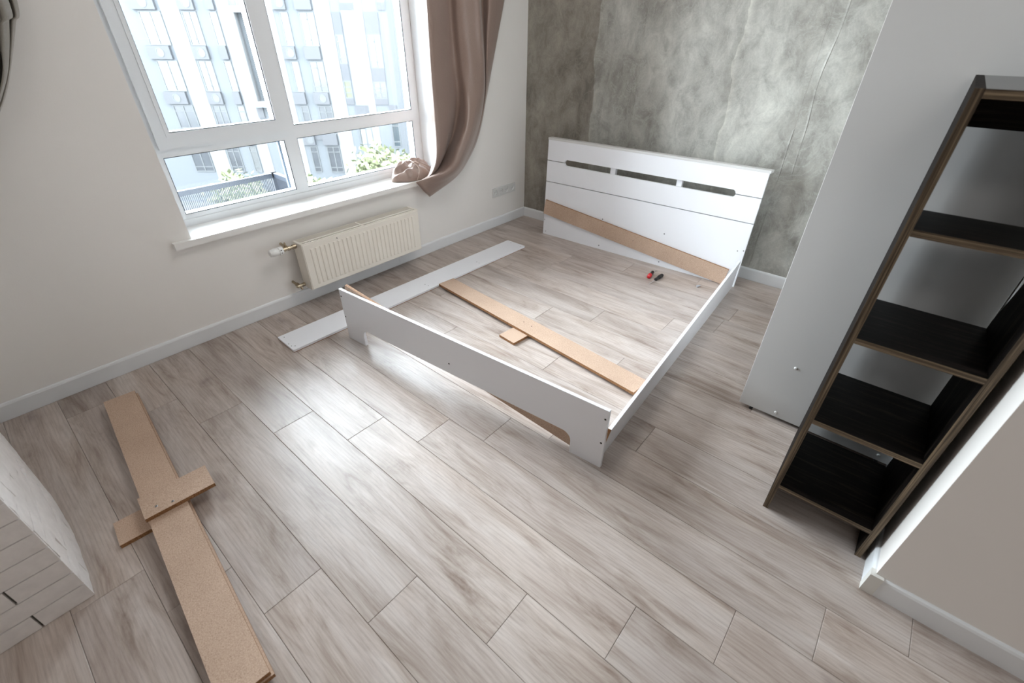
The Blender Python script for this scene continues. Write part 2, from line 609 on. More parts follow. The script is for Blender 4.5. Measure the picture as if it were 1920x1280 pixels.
# curled seam lips of the wallpaper
for k, (sx, z0, z1) in enumerate(((2.087, 0.1, 1.0), (1.003, 0.75, 2.4), (2.15, 0.75, 2.2))):
    bm = B()
    random.seed(40 + k)
    n = 26
    pr = []
    for i in range(n + 1):
        z = z0 + (z1 - z0) * i / n
        wv = 0.010 * math.sin(i * 0.75 + k * 2) * (0.5 if k == 2 else 0.12) + (0.012 * math.sin(i * .31 + k) if k == 2 else 0)
        pr.append((sx + wv, z, 0.0022 + 0.0012 * math.sin(i * 1.1 + k)))
    va = [bm.verts.new((x - 0.010, 0.0121, z)) for x, z, h in pr]
    vb = [bm.verts.new((x, 0.0121 - max(h, 0.0012), z)) for x, z, h in pr]
    vc = [bm.verts.new((x + 0.0015, 0.0121, z)) for x, z, h in pr]
    for i in range(n):
        bm.faces.new((va[i], va[i + 1], vb[i + 1], vb[i]))
        bm.faces.new((vb[i], vb[i + 1], vc[i + 1], vc[i]))
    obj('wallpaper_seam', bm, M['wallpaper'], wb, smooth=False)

# ---- right wall stub (its end face and the face turned to the camera)
bm = B(); box(bm, 3.112, ROOM_X1 - 0.002, -2.068, 0.011, -0.1, CEIL)
structure(obj('wall_right', bm, M['rear_wall']))
bm = B(); box(bm, ROOM_X1, ROOM_X1 + 0.2, ROOM_Y0, 0.25, -0.1, CEIL)
structure(obj('wall_side', bm, M['far_wall']))
bm = B(); box(bm, WX0, ROOM_X1 + 0.2, ROOM_Y0 - 0.2, ROOM_Y0, -0.1, CEIL)
structure(obj('wall_rear', bm, M['far_wall']))
bm = B(); box(bm, WX0, ROOM_X1 + 0.2, ROOM_Y0 - 0.2, 0.25, CEIL, CEIL + 0.2)
structure(obj('ceiling', bm, M['ceiling']))

# ---- baseboards
def skirting(name, pts, parent=None, h=0.084, t=0.012):
    """profile swept along an axis-aligned run: pts = ((x,y) start, (x,y) end, (nx,ny) into room)"""
    (ax, ay), (bx, by), (nx, ny) = pts
    prof = [(0, 0), (t, 0), (t, h - 0.012), (t * 0.75, h - 0.004), (t * 0.4, h), (0, h)]
    bm = B()
    prism(bm, [(ax + nx * d, ay + ny * d, z) for d, z in prof], (bx - ax, by - ay, 0))
    return obj(name, bm, M['base_white'], parent)
structure(skirting('baseboard_left', ((-0.012, -3.772), (-0.012, 0.012), (1, 0))))
structure(skirting('baseboard_back', ((-0.0, 0.012), (2.515, 0.012), (0, -1))))
br = structure(empty('baseboard_right', (3.112, -2.068, 0)))
skirting('end_piece', ((3.112, -2.068), (3.112, -1.0), (-1, 0)), br)
skirting('front_piece', ((3.112, -2.068), (ROOM_X1 - 0.01, -2.068), (0, -1)), br)
bm = B()
prism(bm, [(x, y, 0.0) for x, y in ((3.0985, -2.0815), (3.1335, -2.0815), (3.1335, -2.0685), (3.1115, -2.0685), (3.1115, -2.052), (3.0985, -2.052))], (0, 0, 0.086))
obj('corner_cap', bm, M['base_cap'], br)
bm = B(); box(bm, -0.012, 0.0012, -1.503, -1.478, 0, 0.0855); bevel(bm, 0.0008, 1)
structure(obj('trim_2', bm, M['base_white']))

# ---- window sill
bm = B()
box(bm, -0.216, -0.0122, OY0 + 0.0005, OY1 - 0.0005, 0.5485, 0.581)
box(bm, -0.0118, 0.021, -2.850, -0.915, 0.5485, 0.581)
ws = obj('trim_3', bm, M['sill'])
structure(ws)

# ---- window 1 : a tilt-and-turn sash upper left, three fixed lights
def make_window(idx, y0, y1, zlo=0.5812, ztop=2.33, full=True):
    dy = y0 + 2.761
    w = structure(empty('window_%d' % idx, (-0.24, (y0 + y1) / 2, zlo)))
    XF, XB = -0.21, -0.282
    yl, yr = -2.693 + dy, y1 - 0.068          # clear opening of the outer frame
    ymL, ymR = -2.049 + dy, -1.971 + dy       # mullion
    zb, zt = 0.643, ztop - 0.06
    zmL, zmH = 0.937, 1.008                   # transom
    bm = B()
    box(bm, XB, XF, y0 + 0.001, yl, zlo, ztop - 0.001)
    box(bm, XB, XF, yr, y1 - 0.001, zlo, ztop - 0.001)
    box(bm, XB, XF, yl, yr, zlo, zb)
    box(bm, XB, XF, yl, yr, zt, ztop - 0.001)
    box(bm, XB, XF, ymL, ymR, zb, zt)
    box(bm, XB, XF, yl, ymL, zmL, zmH)
    box(bm, XB, XF, ymR, yr, zmL, zmH)
    # the low front lip along the bottom
    box(bm, XF, XF + 0.006, y0 + 0.001, y1 - 0.001, zlo, zlo + 0.038)
    obj('outer_frame', bm, M['pvc'], w)
    # glazing beads and panes
    def light(a, b, c, d, xg=-0.246):
        bm = B()
        box(bm, xg - 0.012, xg + 0.012, a, b, c, d)
        p = obj('pane', bm, M['glass'], w)
        bm = B()
        e = 0.0035
        xq = XF - 0.0065
        box(bm, xq, xq + 0.004, a, b, c, c + e)
        box(bm, xq, xq + 0.004, a, b, d - e, d)
        box(bm, xq, xq + 0.004, a, a + e, c, d)
        box(bm, xq, xq + 0.004, b - e, b, c, d)
        obj('gasket', bm, M['gasket'], p)
        return p
    light(yl, ymL, zb, zmL)
    light(ymR, yr, zb, zmL)
    light(ymR, yr, zmH, zt)
    # opening sash
    s0, s1, sz0, sz1 = yl - 0.004, ymL + 0.036, 0.978, zt + 0.02
    g0, g1, gz0, gz1 = -2.630 + dy, -2.080 + dy, 1.050, zt - 0.055
    XS = -0.192
    bm = B()
    def bar(a, b, c, d):
        box(bm, XB + 0.02, XS, a, b, c, d)
    bar(s0, g0, sz0, sz1); bar(g1, s1, sz0, sz1); bar(g0, g1, sz0, gz0); bar(g0, g1, gz1, sz1)
    # raised inner bead of the sash
    for a, b, c, d in ((g0 - 0.018, g0, gz0 - 0.018, gz1 + 0.018), (g1, g1 + 0.018, gz0 - 0.018, gz1 + 0.018),
                       (g0, g1, gz0 - 0.018, gz0), (g0, g1, gz1, gz1 + 0.018)):
        box(bm, XS, XS + 0.004, a, b, c, d)
    sash = obj('sash', bm, M['pvc'], w)
    bm = B(); box(bm, -0.250, -0.226, g0, g1, gz0, gz1)
    obj('sash_pane', bm, M['glass'], sash)
    bm = B()
    e = 0.0035
    for a, b, c, d in ((g0, g1, gz0, gz0 + e), (g0, g1, gz1 - e, gz1), (g0, g0 + e, gz0, gz1), (g1 - e, g1, gz0, gz1)):
        box(bm, XS - 0.0065, XS - 0.0025, a, b, c, d)
    obj('sash_gasket', bm, M['gasket'], sash)
    # dark weather strip at the outside of sash and mullion
    bm = B()
    box(bm, XB - 0.02, XB - 0.0005, ymL - 0.012, ymL + 0.012, zb, zt)
    box(bm, XB - 0.02, XB - 0.0005, s0 - 0.002, s0 + 0.006, sz0, sz1)
    obj('weather_strip', bm, M['pvc_dark'], w)
    # sash handle
    bm = B()
    hy, hz = (g1 + s1) / 2 + 0.006, 1.775
    lathe(bm, (XS, hy, hz), (1, 0, 0), [(0, 0.014), (0.012, 0.014), (0.012, 0.009), (0.042, 0.009), (0.042, 0)], 14)
    box(bm, XS + 0.034, XS + 0.05, hy - 0.010, hy + 0.010, hz - 0.125, hz + 0.012)
    obj('handle', bm, M['plastic_white'], sash)
    return w
make_window(1, OY0, OY1)

# ================================================================== BED PIECES
# ---- headboard, leaning back a touch
def local_frame(a, b, lean):
    o = Vector((a[0], a[1], 0))
    e = Vector((b[0] - a[0], b[1] - a[1], 0)).normalized()
    back = Vector((-e.y, e.x, 0))
    h = Vector((0, 0, 1)) * math.cos(lean) + back * math.sin(lean)
    n = e.cross(h)            # towards the viewer
    return o, e, h, n
hO, hE, hH, hN = local_frame((0.425, -0.254), (2.061, -0.190), 0.03)
def HP(s, h, d=0.0):
    return hO + hE * s + hH * h + hN * d
HBW, T16 = 1.644, 0.018
hb = thing('headboard', 'white bed headboard with a long round-ended slot standing before the grey concrete-look wall', 'headboard', HP(0.8, 0))
def arc(cx, cz, r, a0, a1, n=6):
    return [(cx + r * math.cos(math.radians(a0 + (a1 - a0) * i / n)), cz + r * math.sin(math.radians(a0 + (a1 - a0) * i / n))) for i in range(n + 1)]
def hplate(name, pts, d0=-T16, d1=0.0, mat='laminate', parent=None):
    bm = B()
    prism(bm, [HP(s, h, d0) for s, h in pts], hN * (d1 - d0))
    return obj(name, bm, M[mat], parent or hb)
hplate('lower_panel', [(0, 0.0), (HBW, 0.0), (HBW, 0.449), (0, 0.449)])
# middle board: upper edge is cut down between the round ends
SL0, SL1, SZ = 0.166, 1.482, 0.618
mid = [(0, 0.455), (HBW, 0.455), (HBW, SZ - 0.003)] + [(SL1, SZ - 0.003)] + arc(SL1 - 0.018, SZ - 0.003, 0.018, 0, -90) + arc(SL0 + 0.018, SZ - 0.003, 0.018, -90, -180) + [(0, SZ - 0.003)]
hplate('middle_board', mid)
top = [(0, 0.772), (0, SZ + 0.003)] + arc(SL0 + 0.022, SZ + 0.003, 0.022, 180, 90) + arc(SL1 - 0.022, SZ + 0.003, 0.022, 90, 0) + [(HBW, SZ + 0.003), (HBW, 0.772)]
hplate('top_board', top)
# cap strip along the top, a little wider at the right end
bm = B()
prism(bm, [HP(-0.004, 0.7725, 0.0), HP(-0.004, 0.7725, -0.05), HP(HBW + 0.012, 0.7725, -0.05), HP(HBW + 0.006, 0.7725, 0.0)], hH * 0.016)
obj('top_cap', bm, M['laminate_grey'], hb)
for s0, s1 in ((0.564, 0.606), (1.080, 1.118)):
    bm = B(); obox(bm, HP(s0, 0.02, -T16 - 0.030), hE * (s1 - s0), hH * 0.75, hN * 0.0298)
    obj('back_batten', bm, M['laminate'], hb)
for s0 in (0.03, HBW - 0.06):
    bm = B(); obox(bm, HP(s0, 0.02, -T16 - 0.018), hE * 0.022, hH * 0.75, hN * 0.0178)
    obj('back_batten', bm, M['laminate'], hb)
for s, h in ((0.010, 0.128), (0.026, 0.026), (0.560, 0.030), (1.080, 0.031), (0.562, 0.250), (1.077, 0.252), (1.598, 0.257), (1.635, 0.267)):
    dark_hole(hb, HP(s, h, 0.0), hN, 0.0042 if 0.3 < s < 1.3 else 0.0034)

# ---- footboard with a cut-out between two feet
fO, fE, fH, fN = local_frame((0.583, -2.328), (2.201, -2.2035), 0.0)
FW, FT = 1.623, 0.016
fb = thing('footboard', 'low white bed footboard with two square feet facing the middle of the room', 'footboard', fO + fE * 0.8)
def FP(s, h, d=0.0):
    return fO + fE * s + fH * h + fN * d
CZ, CR = 0.108, 0.042
pts = [(0, 0), (0.146, 0), (0.146, CZ - CR)] + arc(0.146 + CR, CZ - CR, CR, 180, 90) + arc(1.476 - CR, CZ - CR, CR, 90, 0) + [(1.476, 0), (FW, 0), (FW, 0.312), (0, 0.318)]
bm = B()
prism(bm, [FP(s, h, -FT) for s, h in pts], fN * FT)
obj('panel', bm, M['laminate'], fb)
for s, h in ((0.010, 0.276), (0.010, 0.146), (0.799, 0.167), (1.612, 0.266), (1.610, 0.137)):
    dark_hole(fb, FP(s, h, 0), fN, 0.0045)

# ---- right side rail: stands on edge, leaning outwards at the foot end
rl = thing('side_rail', 'white bed side rail standing on edge between footboard and headboard', 'bed rail', (2.12, -1.2, 0))
bm = B()
A0, A1 = Vector((2.176, -2.184, 0)), Vector((2.0615, -0.212, 0))     # outer lower edge
B0, B1 = Vector((2.213, -2.1835, 0.210)), Vector((2.069, -0.212, 0.210))  # outer upper edge
NS = 20
rings = []
for i in range(NS + 1):
    t = i / NS
    lo, up = A0.lerp(A1, t), B0.lerp(B1, t)
    inn = Vector((-0.0145, 0, 0.0))
    rings.append([bm.verts.new(p) for p in (lo, up, up + inn + Vector((0, 0, 0.0)), lo + inn)])
for r0, r1 in zip(rings, rings[1:]):
    for k in range(4):
        bm.faces.new((r0[k], r0[(k + 1) % 4], r1[(k + 1) % 4], r1[k]))
bm.faces.new(rings[-1])
bm.faces.new(rings[0])
obj('board', bm, M['laminate'], rl)
bm = B()
hexa(bm, [A0 + Vector((-0.0002, 0, .0005)), A0 + Vector((-0.0002, -0.0008, .0005)), A0 + Vector((-0.0143, -0.0008, .0005)), A0 + Vector((-0.0143, 0, .0005)),
          B0 + Vector((-0.0002, 0, -.0005)), B0 + Vector((-0.0002, -0.0008, -.0005)), B0 + Vector((-0.0143, -0.0008, -.0005)), B0 + Vector((-0.0143, 0, -.0005))])
e = obj('raw_end', bm, M['chip_edge'], rl)
e['label'] = 'bare brown chipboard end of the rail'

# ---- the other side rail lying flat beside the radiator
lr = thing('side_rail', 'white bed side rail lying flat on the floor along the radiator wall', 'bed rail', (0.40, -1.6, 0))
bm = B()
cor = [Vector((0.290, -2.611, 0)), Vector((0.484, -2.617, 0)), Vector((0.513, -0.616, 0)), Vector((0.322, -0.613, 0))]
rnd = []
for i in range(4):
    p, a, b = cor[i], cor[i - 1], cor[(i + 1) % 4]
    rnd += [p + (a - p).normalized() * 0.006, p + ((a - p).normalized() + (b - p).normalized()) * 0.0018, p + (b - p).normalized() * 0.006]
prism(bm, [p + Vector((0, 0, 0.0035)) for p in rnd], (0, 0, 0.0125))
obj('board', bm, M['laminate'], lr)
bm = B()
prism(bm, [p + Vector((0, 0, 0.0)) for p in rnd], (0, 0, 0.0034))
e = obj('raw_edge', bm, M['chip_edge'], lr)
e['label'] = 'brown underside and lower edge of the white board'
for x, y in ((0.320, -2.586), (0.404, -2.603), (0.435, -2.603), (0.450, -2.589), (0.380, -0.640), (0.490, -0.650), (0.422, -1.615), (0.452, -1.611), (0.434, -1.107), (0.460, -1.11)):
    dark_hole(lr, (x, y, 0.016), (0, 0, 1), 0.0028)

# ---- chipboard bed slats
TB = 0.016
def slat(label, O, ex, ey, ez, L, Wd, blocks=(), screws=(), holes=(), cat='board'):
    """O corner, ex length dir, ey width dir, ez face dir; blocks: (s0, w0, len_s, len_w, side)"""
    O, ex, ey, ez = Vector(O), Vector(ex).normalized(), Vector(ey).normalized(), Vector(ez).normalized()
    t = thing('chipboard_slat', label, cat, O + ex * (L / 2))
    bm = B()
    obox(bm, O, ex * L, ey * Wd, ez * TB)
    for f in bm.faces:
        f.material_index = 0
    bmesh.ops.recalc_face_normals(bm, faces=bm.faces[:])
    for f in bm.faces:
        if abs(f.normal.dot(ez)) < 0.5:
            f.material_index = 1
    obj('board', bm, [M['chip'], M['chip_edge']], t)
    for s0, w0, ls, lw, d0 in blocks:
        bm = B()
        obox(bm, O + ex * s0 + ey * w0 + ez * d0, ex * ls, ey * lw, ez * TB)
        bmesh.ops.recalc_face_normals(bm, faces=bm.faces[:])
        for f in bm.faces:
            if abs(f.normal.dot(ez)) < 0.5:
                f.material_index = 1
        obj('cross_block', bm, [M['chip'], M['chip_edge']], t)
    for s, w, d in screws:
        bm = B()
        c = O + ex * s + ey * w + ez * d
        lathe(bm, c, ez, [(-0.001, 0.0050), (0.0008, 0.0050), (0.0016, 0.0035), (0.0016, 0.0)], 12)
        sc = obj('screw', bm, M['steel'], t)
        bm = B()
        a, b, _ = frame_of(ez)
        obox(bm, c + ez * 0.0014 - a * 0.003 - b * 0.0005, a * 0.006, b * 0.001, ez * 0.0006)
        obox(bm, c + ez * 0.0014 - b * 0.003 - a * 0.0005, b * 0.006, a * 0.001, ez * 0.0006)
        obj('screw_slot', bm, M['hole'], sc)
    for s, w, d in holes:
        dark_hole(t, O + ex * s + ey * w + ez * d, ez, 0.0032, 'screw_hole')
    return t

UP = Vector((0, 0, 1))
# two stacked at the left, crosswise blocks
dL = Vector((0.9968, -0.0800, 0)); nL = Vector((0.0800, 0.9968, 0))
oU = Vector((0.2635, -3.420, 0.0322))
slat('upper tan chipboard slat of the pair at the left, its block screwed on', oU, dL, nL, UP, 1.638, 0.121,
     blocks=((0.755, -0.006, 0.121, 0.224, TB + 0.0002),), screws=((0.840, 0.036, 2 * TB + 0.0002), (0.857, 0.084, 2 * TB + 0.0002), (0.838, 0.036, 2 * TB)) [:2])
oB = Vector((0.267, -3.4165, 0.0161))
slat('tan chipboard slat underneath the pair at the left, its block lying on the floor', oB, dL, nL, UP, 1.640, 0.1235,
     blocks=((0.756, -0.102, 0.121, 0.224, -TB - 0.0001),))
# slat inside the bed frame
dM = (Vector((2.096, -1.726, 0)) - Vector((0.520, -1.571, 0))).normalized(); nM = Vector((-dM.y, dM.x, 0))
slat('tan chipboard slat lying across the floor inside the bed frame', Vector((0.513, -1.566, 0.0162)), dM, nM, UP, 1.588, 0.127,
     blocks=((0.742, -0.112, 0.121, 0.224, -TB - 0.0001),), holes=((0.760, 0.073, TB), (0.826, 0.073, TB)))
# slat leaning on the headboard
p0 = HP(0.004, 0.184, 0.0012)
p1 = HP(1.555, 0.002, 0.0012)
dH = (p1 - p0).normalized()
nH = hN.cross(dH).normalized()
if nH.z < 0: nH = -nH
slat('tan chipboard slat leaning slantwise against the white headboard', p0, dH, nH, hN, 1.575, 0.119, holes=((0.848, 0.062, TB),))
# slat behind the footboard, left end up
q0 = FP(0.022, 0.236, -FT - 0.0180)
q1 = FP(1.560, 0.004, -FT - 0.0180)
dF = (q1 - q0).normalized(); nF = (-fN).cross(dF).normalized()
if nF.z < 0: nF = -nF
slat('tan chipboard slat on edge behind the white footboard, its left end tipped up', q0, dF, nF, fN, 1.56, 0.110)

# ================================================================== SMALL THINGS ON THE FLOOR
def screwdriver(label, tip, head, r, cols, length_blade):
    tip, head = Vector(tip), Vector(head)
    d = (head - tip).normalized()
    L = (head - tip).length
    t = thing('screwdriver', label, 'screwdriver', (tip + head) / 2 - Vector((0, 0, 0)), 'screwdrivers on the floor')
    hl = L - length_blade
    bm = B()
    lathe(bm, tip + d * length_blade, d, [(0, r * 0.55), (0.004, r * 0.8), (hl * 0.3, r * 0.72), (hl * 0.5, r), (hl * 0.86, r * 0.98), (hl * 0.97, r * 0.7), (hl, 0)] if cols == 1 else
          [(0, r * 0.5), (0.003, r * 0.75), (hl * 0.45, r * 0.7), (hl * 0.55, r * 0.9), (hl * 0.62, r * 0.95), (hl * 0.62, 0)], 16)
    obj('handle', bm, M['black_plastic'], t, smooth=False)
    if cols == 2:
        bm = B()
        lathe(bm, tip + d * length_blade, d, [(hl * 0.6, r * 0.96), (hl * 0.75, r), (hl * 0.93, r * 0.85), (hl, r * 0.4), (hl, 0)], 16)
        e = obj('handle_cap', bm, M['red_plastic'], t, smooth=False)
        e['label'] = 'red cap of the handle'
    bm = B()
    lathe(bm, tip, d, [(0, 0.0008), (0.006, 0.0018), (length_blade + 0.002, 0.0018)], 10)
    obj('blade', bm, M['steel'], t)
screwdriver('stubby screwdriver with red and black handle on the floor before the headboard', (1.5335, -0.345, 0.0145), (1.553, -0.475, 0.0165), 0.0165, 2, 0.030)
screwdriver('plain black screwdriver on the floor, right of the red one', (1.597, -0.553, 0.0045), (1.614, -0.368, 0.0148), 0.0145, 1, 0.085)
bm = B()
lathe(bm, (1.872, -0.366, 0.0085), Vector((0.5, 1, 0)), [(0, 0.0085), (0.014, 0.0085), (0.014, 0.0045), (0.028, 0.0045), (0.03, 0)], 14)
tag(obj('cam_fitting', bm, M['steel']), 'small silver furniture fitting on the floor right of the screwdrivers', 'fitting')
bm = B()
lathe(bm, (1.535, -0.325, 0.0042), Vector((0.4, 1, 0)), [(0, 0.004), (0.003, 0.004), (0.003, 0.0022), (0.022, 0.0018), (0.026, 0)], 10)
tag(obj('furniture_screw', bm, M['steel']), 'tiny loose screw on the floor behind the red screwdriver', 'screw')

# ================================================================== RADIATOR
RY0, RY1, RZ0, RZ1, RXB, RXF = -2.268, -1.380, 0.126, 0.427, 0.022, 0.130
rad = thing('radiator', 'low white panel radiator on the wall under the window', 'radiator', (0.06, -1.82, 0.126))
bm = B(); box(bm, RXF - 0.016, RXF, RY0 + 0.004, RY1 - 0.004, RZ0 + 0.003, RZ1 - 0.006); bevel(bm, 0.003, 2)
n = 26
for i in range(n):
    y = RY0 + 0.040 + (RY1 - RY0 - 0.080) * (i + 0.5) / n
    w = (RY1 - RY0 - 0.080) / n * 0.62 / 2
    a, b = RZ0 + 0.030, RZ1 - 0.036
    lo = [(RXF - 0.0005, y - w, a), (RXF - 0.0005, y + w, a), (RXF - 0.0005, y + w, b), (RXF - 0.0005, y - w, b)]
    hi = [(RXF + 0.0048, y - w * 0.55, a + 0.006), (RXF + 0.0048, y + w * 0.55, a + 0.006), (RXF + 0.0048, y + w * 0.55, b - 0.006), (RXF + 0.0048, y - w * 0.55, b - 0.006)]
    hexa(bm, lo + hi)
obj('front_panel', bm, M['radiator'], rad)
bm = B()
box(bm, RXB, RXB + 0.012, RY0 + 0.006, RY1 - 0.006, RZ0 + 0.004, RZ1 - 0.008)
obj('back_panel', bm, M['radiator'], rad)
bm = B()
for k in range(60):
    y = RY0 + 0.02 + (RY1 - RY0 - 0.04) * k / 59
    box(bm, RXB + 0.014, RXF - 0.018, y, y + 0.0035, RZ0 + 0.02, RZ1 - 0.03)
f_ = obj('convector_fins', bm, M['rad_inside'], rad)
f_['kind'] = 'stuff'
for y0, y1 in ((RY0, RY0 + 0.0035), (RY1 - 0.0035, RY1)):
    bm = B(); box(bm, RXB + 0.004, RXF - 0.002, y0, y1, RZ0, RZ1); bevel(bm, 0.001, 1)
    obj('side_cover', bm, M['radiator'], rad)
gr = B()
box(gr, RXB + 0.002, RXB + 0.006, RY0 + .004, RY1 - .004, RZ1 - 0.012, RZ1)
box(gr, RXF - 0.012, RXF - 0.002, RY0 + .004, RY1 - .004, RZ1 - 0.012, RZ1)
box(gr, RXF - 0.042, RXF - 0.031, RY0 + .004, RY1 - .004, RZ1 - 0.008, RZ1)
for y in (RY0 + 0.004, (RY0 + RY1) / 2 - 0.012, RY1 - 0.016):
    box(gr, RXB + 0.006, RXF - 0.012, y, y + (0.012 if y < RY0 + 0.1 else 0.014), RZ1 - 0.0085, RZ1 - 0.0005)
g = obj('top_grille', gr, M['radiator'], rad)
bm = B()
for k in range(8):
    x = RXB + 0.009 + k * 0.0068
    box(bm, x, x + 0.0022, RY0 + .016, RY1 - .016, RZ1 - 0.010, RZ1 - 0.002)
for k in range(92):
    y = RY0 + 0.018 + (RY1 - RY0 - 0.036) * k / 91
    box(bm, RXF - 0.030, RXF - 0.0125, y, y + 0.0035, RZ1 - 0.010, RZ1 - 0.002)
s_ = obj('grille_slats', bm, M['radiator'], g)
s_['kind'] = 'stuff'
bm = B()
lathe(bm, (RXF + 0.004, -2.035, RZ1 - 0.022), (1, 0, 0), [(-0.004, 0.003), (0.001, 0.003)], 10)
obj('maker_badge', bm, M['rad_inside'], rad)
for y in (-2.10, -1.55):
    bm = B(); box(bm, -0.0115, RXB - 0.0002, y, y + 0.03, RZ0 + 0.05, RZ1 - 0.05)
    obj('wall_bracket', bm, M['radiator'], rad)
# valves (fixed to the radiator's pipes)
va = thing('thermostat_valve', 'white thermostat head on a nickel valve at the radiator left end', 'valve', (0.065, -2.36, 0.40))
bm = B()
lathe(bm, (0.066, -2.352, 0.407), (0, -1, 0), [(0, 0.010), (0.004, 0.0235), (0.026, 0.0245), (0.030, 0.0215), (0.052, 0.0230), (0.060, 0.0225), (0.078, 0.0190), (0.081, 0.014), (0.081, 0)], 24)
hd = obj('thermostat_head', bm, M['plastic_white'], va, smooth=False)
for a in (0.35, -0.35):
    bm = B(); disc_stud(bm, Vector((0.066 + 0.0242 * math.cos(a), -2.370, 0.407 + 0.0242 * math.sin(a) + 0.002)), (math.cos(a), 0, math.sin(a)), 0.0032, 0.0007)
    obj('dial_mark', bm, M['hole'], hd)
bm = B()
lathe(bm, (0.066, -2.353, 0.407), (0, 1, 0), [(0, 0.012), (0.012, 0.012), (0.012, 0.0095), (0.030, 0.0095), (0.030, 0.013), (0.044, 0.013), (0.044, 0.0100), (0.060, 0.0100), (0.060, 0.014), (0.078, 0.014), (0.078, 0.008), (0.0845, 0.008)], 14)
lathe(bm, (0.066, -2.325, 0.407), (-1, 0, 0.15), [(0, 0.0095), (0.018, 0.0095), (0.018, 0.013), (0.030, 0.013), (0.030, 0.008), (0.077, 0.008)], 12)
lathe(bm, (0.046, -2.325, 0.416), (0, 0, 1), [(0, 0.006), (0.018, 0.006), (0.018, 0.004), (0.024, 0.004), (0.024, 0)], 10)
obj('valve_body', bm, M['nickel'], va)
vb = thing('lockshield_valve', 'nickel lockshield valve low at the radiator left end', 'valve', (0.065, -2.30, 0.155))
bm = B()
lathe(bm, (0.066, -2.272, 0.156), (0, -1, 0), [(0.004, 0.008), (0.010, 0.008), (0.010, 0.0125), (0.024, 0.0125), (0.024, 0.0095), (0.040, 0.0095), (0.040, 0.0115), (0.058, 0.0115), (0.058, 0.006), (0.064, 0.006), (0.064, 0)], 14)
lathe(bm, (0.066, -2.318, 0.156), (-1, 0, 0.06), [(0, 0.0095), (0.016, 0.0095), (0.016, 0.013), (0.028, 0.013), (0.028, 0.008), (0.0775, 0.008)], 12)
lathe(bm, (0.066, -2.306, 0.152), (0.2, 0, -1), [(0, 0.008), (0.018, 0.008), (0.018, 0.0055), (0.024, 0.0055), (0.024, 0)], 10)
obj('valve_body', bm, M['nickel'], vb)

# ================================================================== SOCKETS
so = thing('power_socket', 'pale grey four-gang power socket on the window wall near the corner', 'socket', (-0.012, -0.286, 0.306))
SY0, SZ0, SZ1_ = -0.438, 0.2665, 0.3455
bm = B()
ly = SY0 + 0.3035
box(bm, -0.0118, -0.0110, SY0, ly, SZ0, SZ1_)
box(bm, -0.0110, -0.0030, SY0, ly, SZ0, SZ0 + 0.0107)
box(bm, -0.0110, -0.0030, SY0, ly, SZ1_ - 0.0107, SZ1_)
edges_ = [SY0] + [v for k in range(4) for v in (SY0 + 0.0395 + k * 0.0748 - 0.0289, SY0 + 0.0395 + k * 0.0748 + 0.0289)] + [ly]
for k in range(0, 10, 2):
    box(bm, -0.0110, -0.0030, edges_[k], edges_[k + 1], SZ0 + 0.0107, SZ1_ - 0.0107)
obj('frame', bm, M['socket'], so)
for k in range(4):
    cy, cz = SY0 + 0.0395 + k * 0.0748, (SZ0 + SZ1_) / 2
    bm = B()
    # square insert with a round recess
    hw, rr, nn = 0.0285, 0.0215, 24
    xs = -0.0012
    outer = []
    for i in range(nn):
        a = 2 * PI * i / nn
        c, s = math.cos(a), math.sin(a)
        q = hw / max(abs(c), abs(s))
        outer.append(bm.verts.new((xs, cy + c * q, cz + s * q)))
    back = [bm.verts.new((-0.0031, v.co.y, v.co.z)) for v in outer]
    inner = [bm.verts.new((xs, cy + rr * math.cos(2 * PI * i / nn), cz + rr * math.sin(2 * PI * i / nn))) for i in range(nn)]
    deep = [bm.verts.new((-0.0106, cy + rr * 0.96 * math.cos(2 * PI * i / nn), cz + rr * 0.96 * math.sin(2 * PI * i / nn))) for i in range(nn)]
    for i in range(nn):
        j = (i + 1) % nn
        bm.faces.new((outer[i], outer[j], inner[j], inner[i]))
        bm.faces.new((inner[i], inner[j], deep[j], deep[i]))
        bm.faces.new((back[i], back[j], outer[j], outer[i]))
    bm.faces.new(deep)
    ins = obj('outlet', bm, M['socket'], so)
    for dy in (-0.0095, 0.0095):
        bm = B(); disc_stud(bm, (-0.0105, cy + dy, cz), (1, 0, 0), 0.0026, 0.0004)
        obj('pin_hole', bm, M['hole'], ins)

# ================================================================== WARDROBE
wd = thing('wardrobe', 'tall pale grey wardrobe standing against the concrete-look wall at the right', 'wardrobe', (2.8, -0.72, 0))
WXa, WXb, WYa, WYb, WZ0, WZ1 = 2.504, 3.108, -1.43, -0.012, 0.018, 2.30
for nme, y0, y1 in (('side_panel', WYa, WYa + 0.018), ('side_panel', WYb - 0.018, WYb)):
    bm = B(); box(bm, WXa, WXb, y0, y1, WZ0, WZ1); bevel(bm, 0.0012, 2)
    obj(nme, bm, M['laminate_grey'], wd)
for nme, z0, z1 in (('bottom_panel', WZ0 + 0.04, WZ0 + 0.056), ('top_panel', WZ1 - 0.018, WZ1 - 0.002)):
    bm = B(); box(bm, WXa + 0.02, WXb, WYa + 0.0182, WYb - 0.0182, z0, z1)
    obj(nme, bm, M['laminate_grey'], wd)
for k in range(3):
    w = (WYb - WYa - 0.04) / 3
    bm = B(); box(bm, WXa + 0.002, WXa + 0.018, WYa + 0.02 + k * w + 0.001, WYa + 0.02 + (k + 1) * w - 0.001, WZ0 + 0.06, WZ1 - 0.02)
    obj('door', bm, M['laminate_grey'], wd)
bm = B(); box(bm, WXb - 0.006, WXb - 0.001, WYa + 0.0182, WYb - 0.0182, WZ0 + 0.06, WZ1 - 0.02)
obj('back_panel', bm, M['laminate_grey'], wd)
bm = B(); box(bm, WXa + 0.03, WXb - 0.03, WYa + 0.0006, WYa + 0.0176, 0.002, WZ0 - 0.0002)
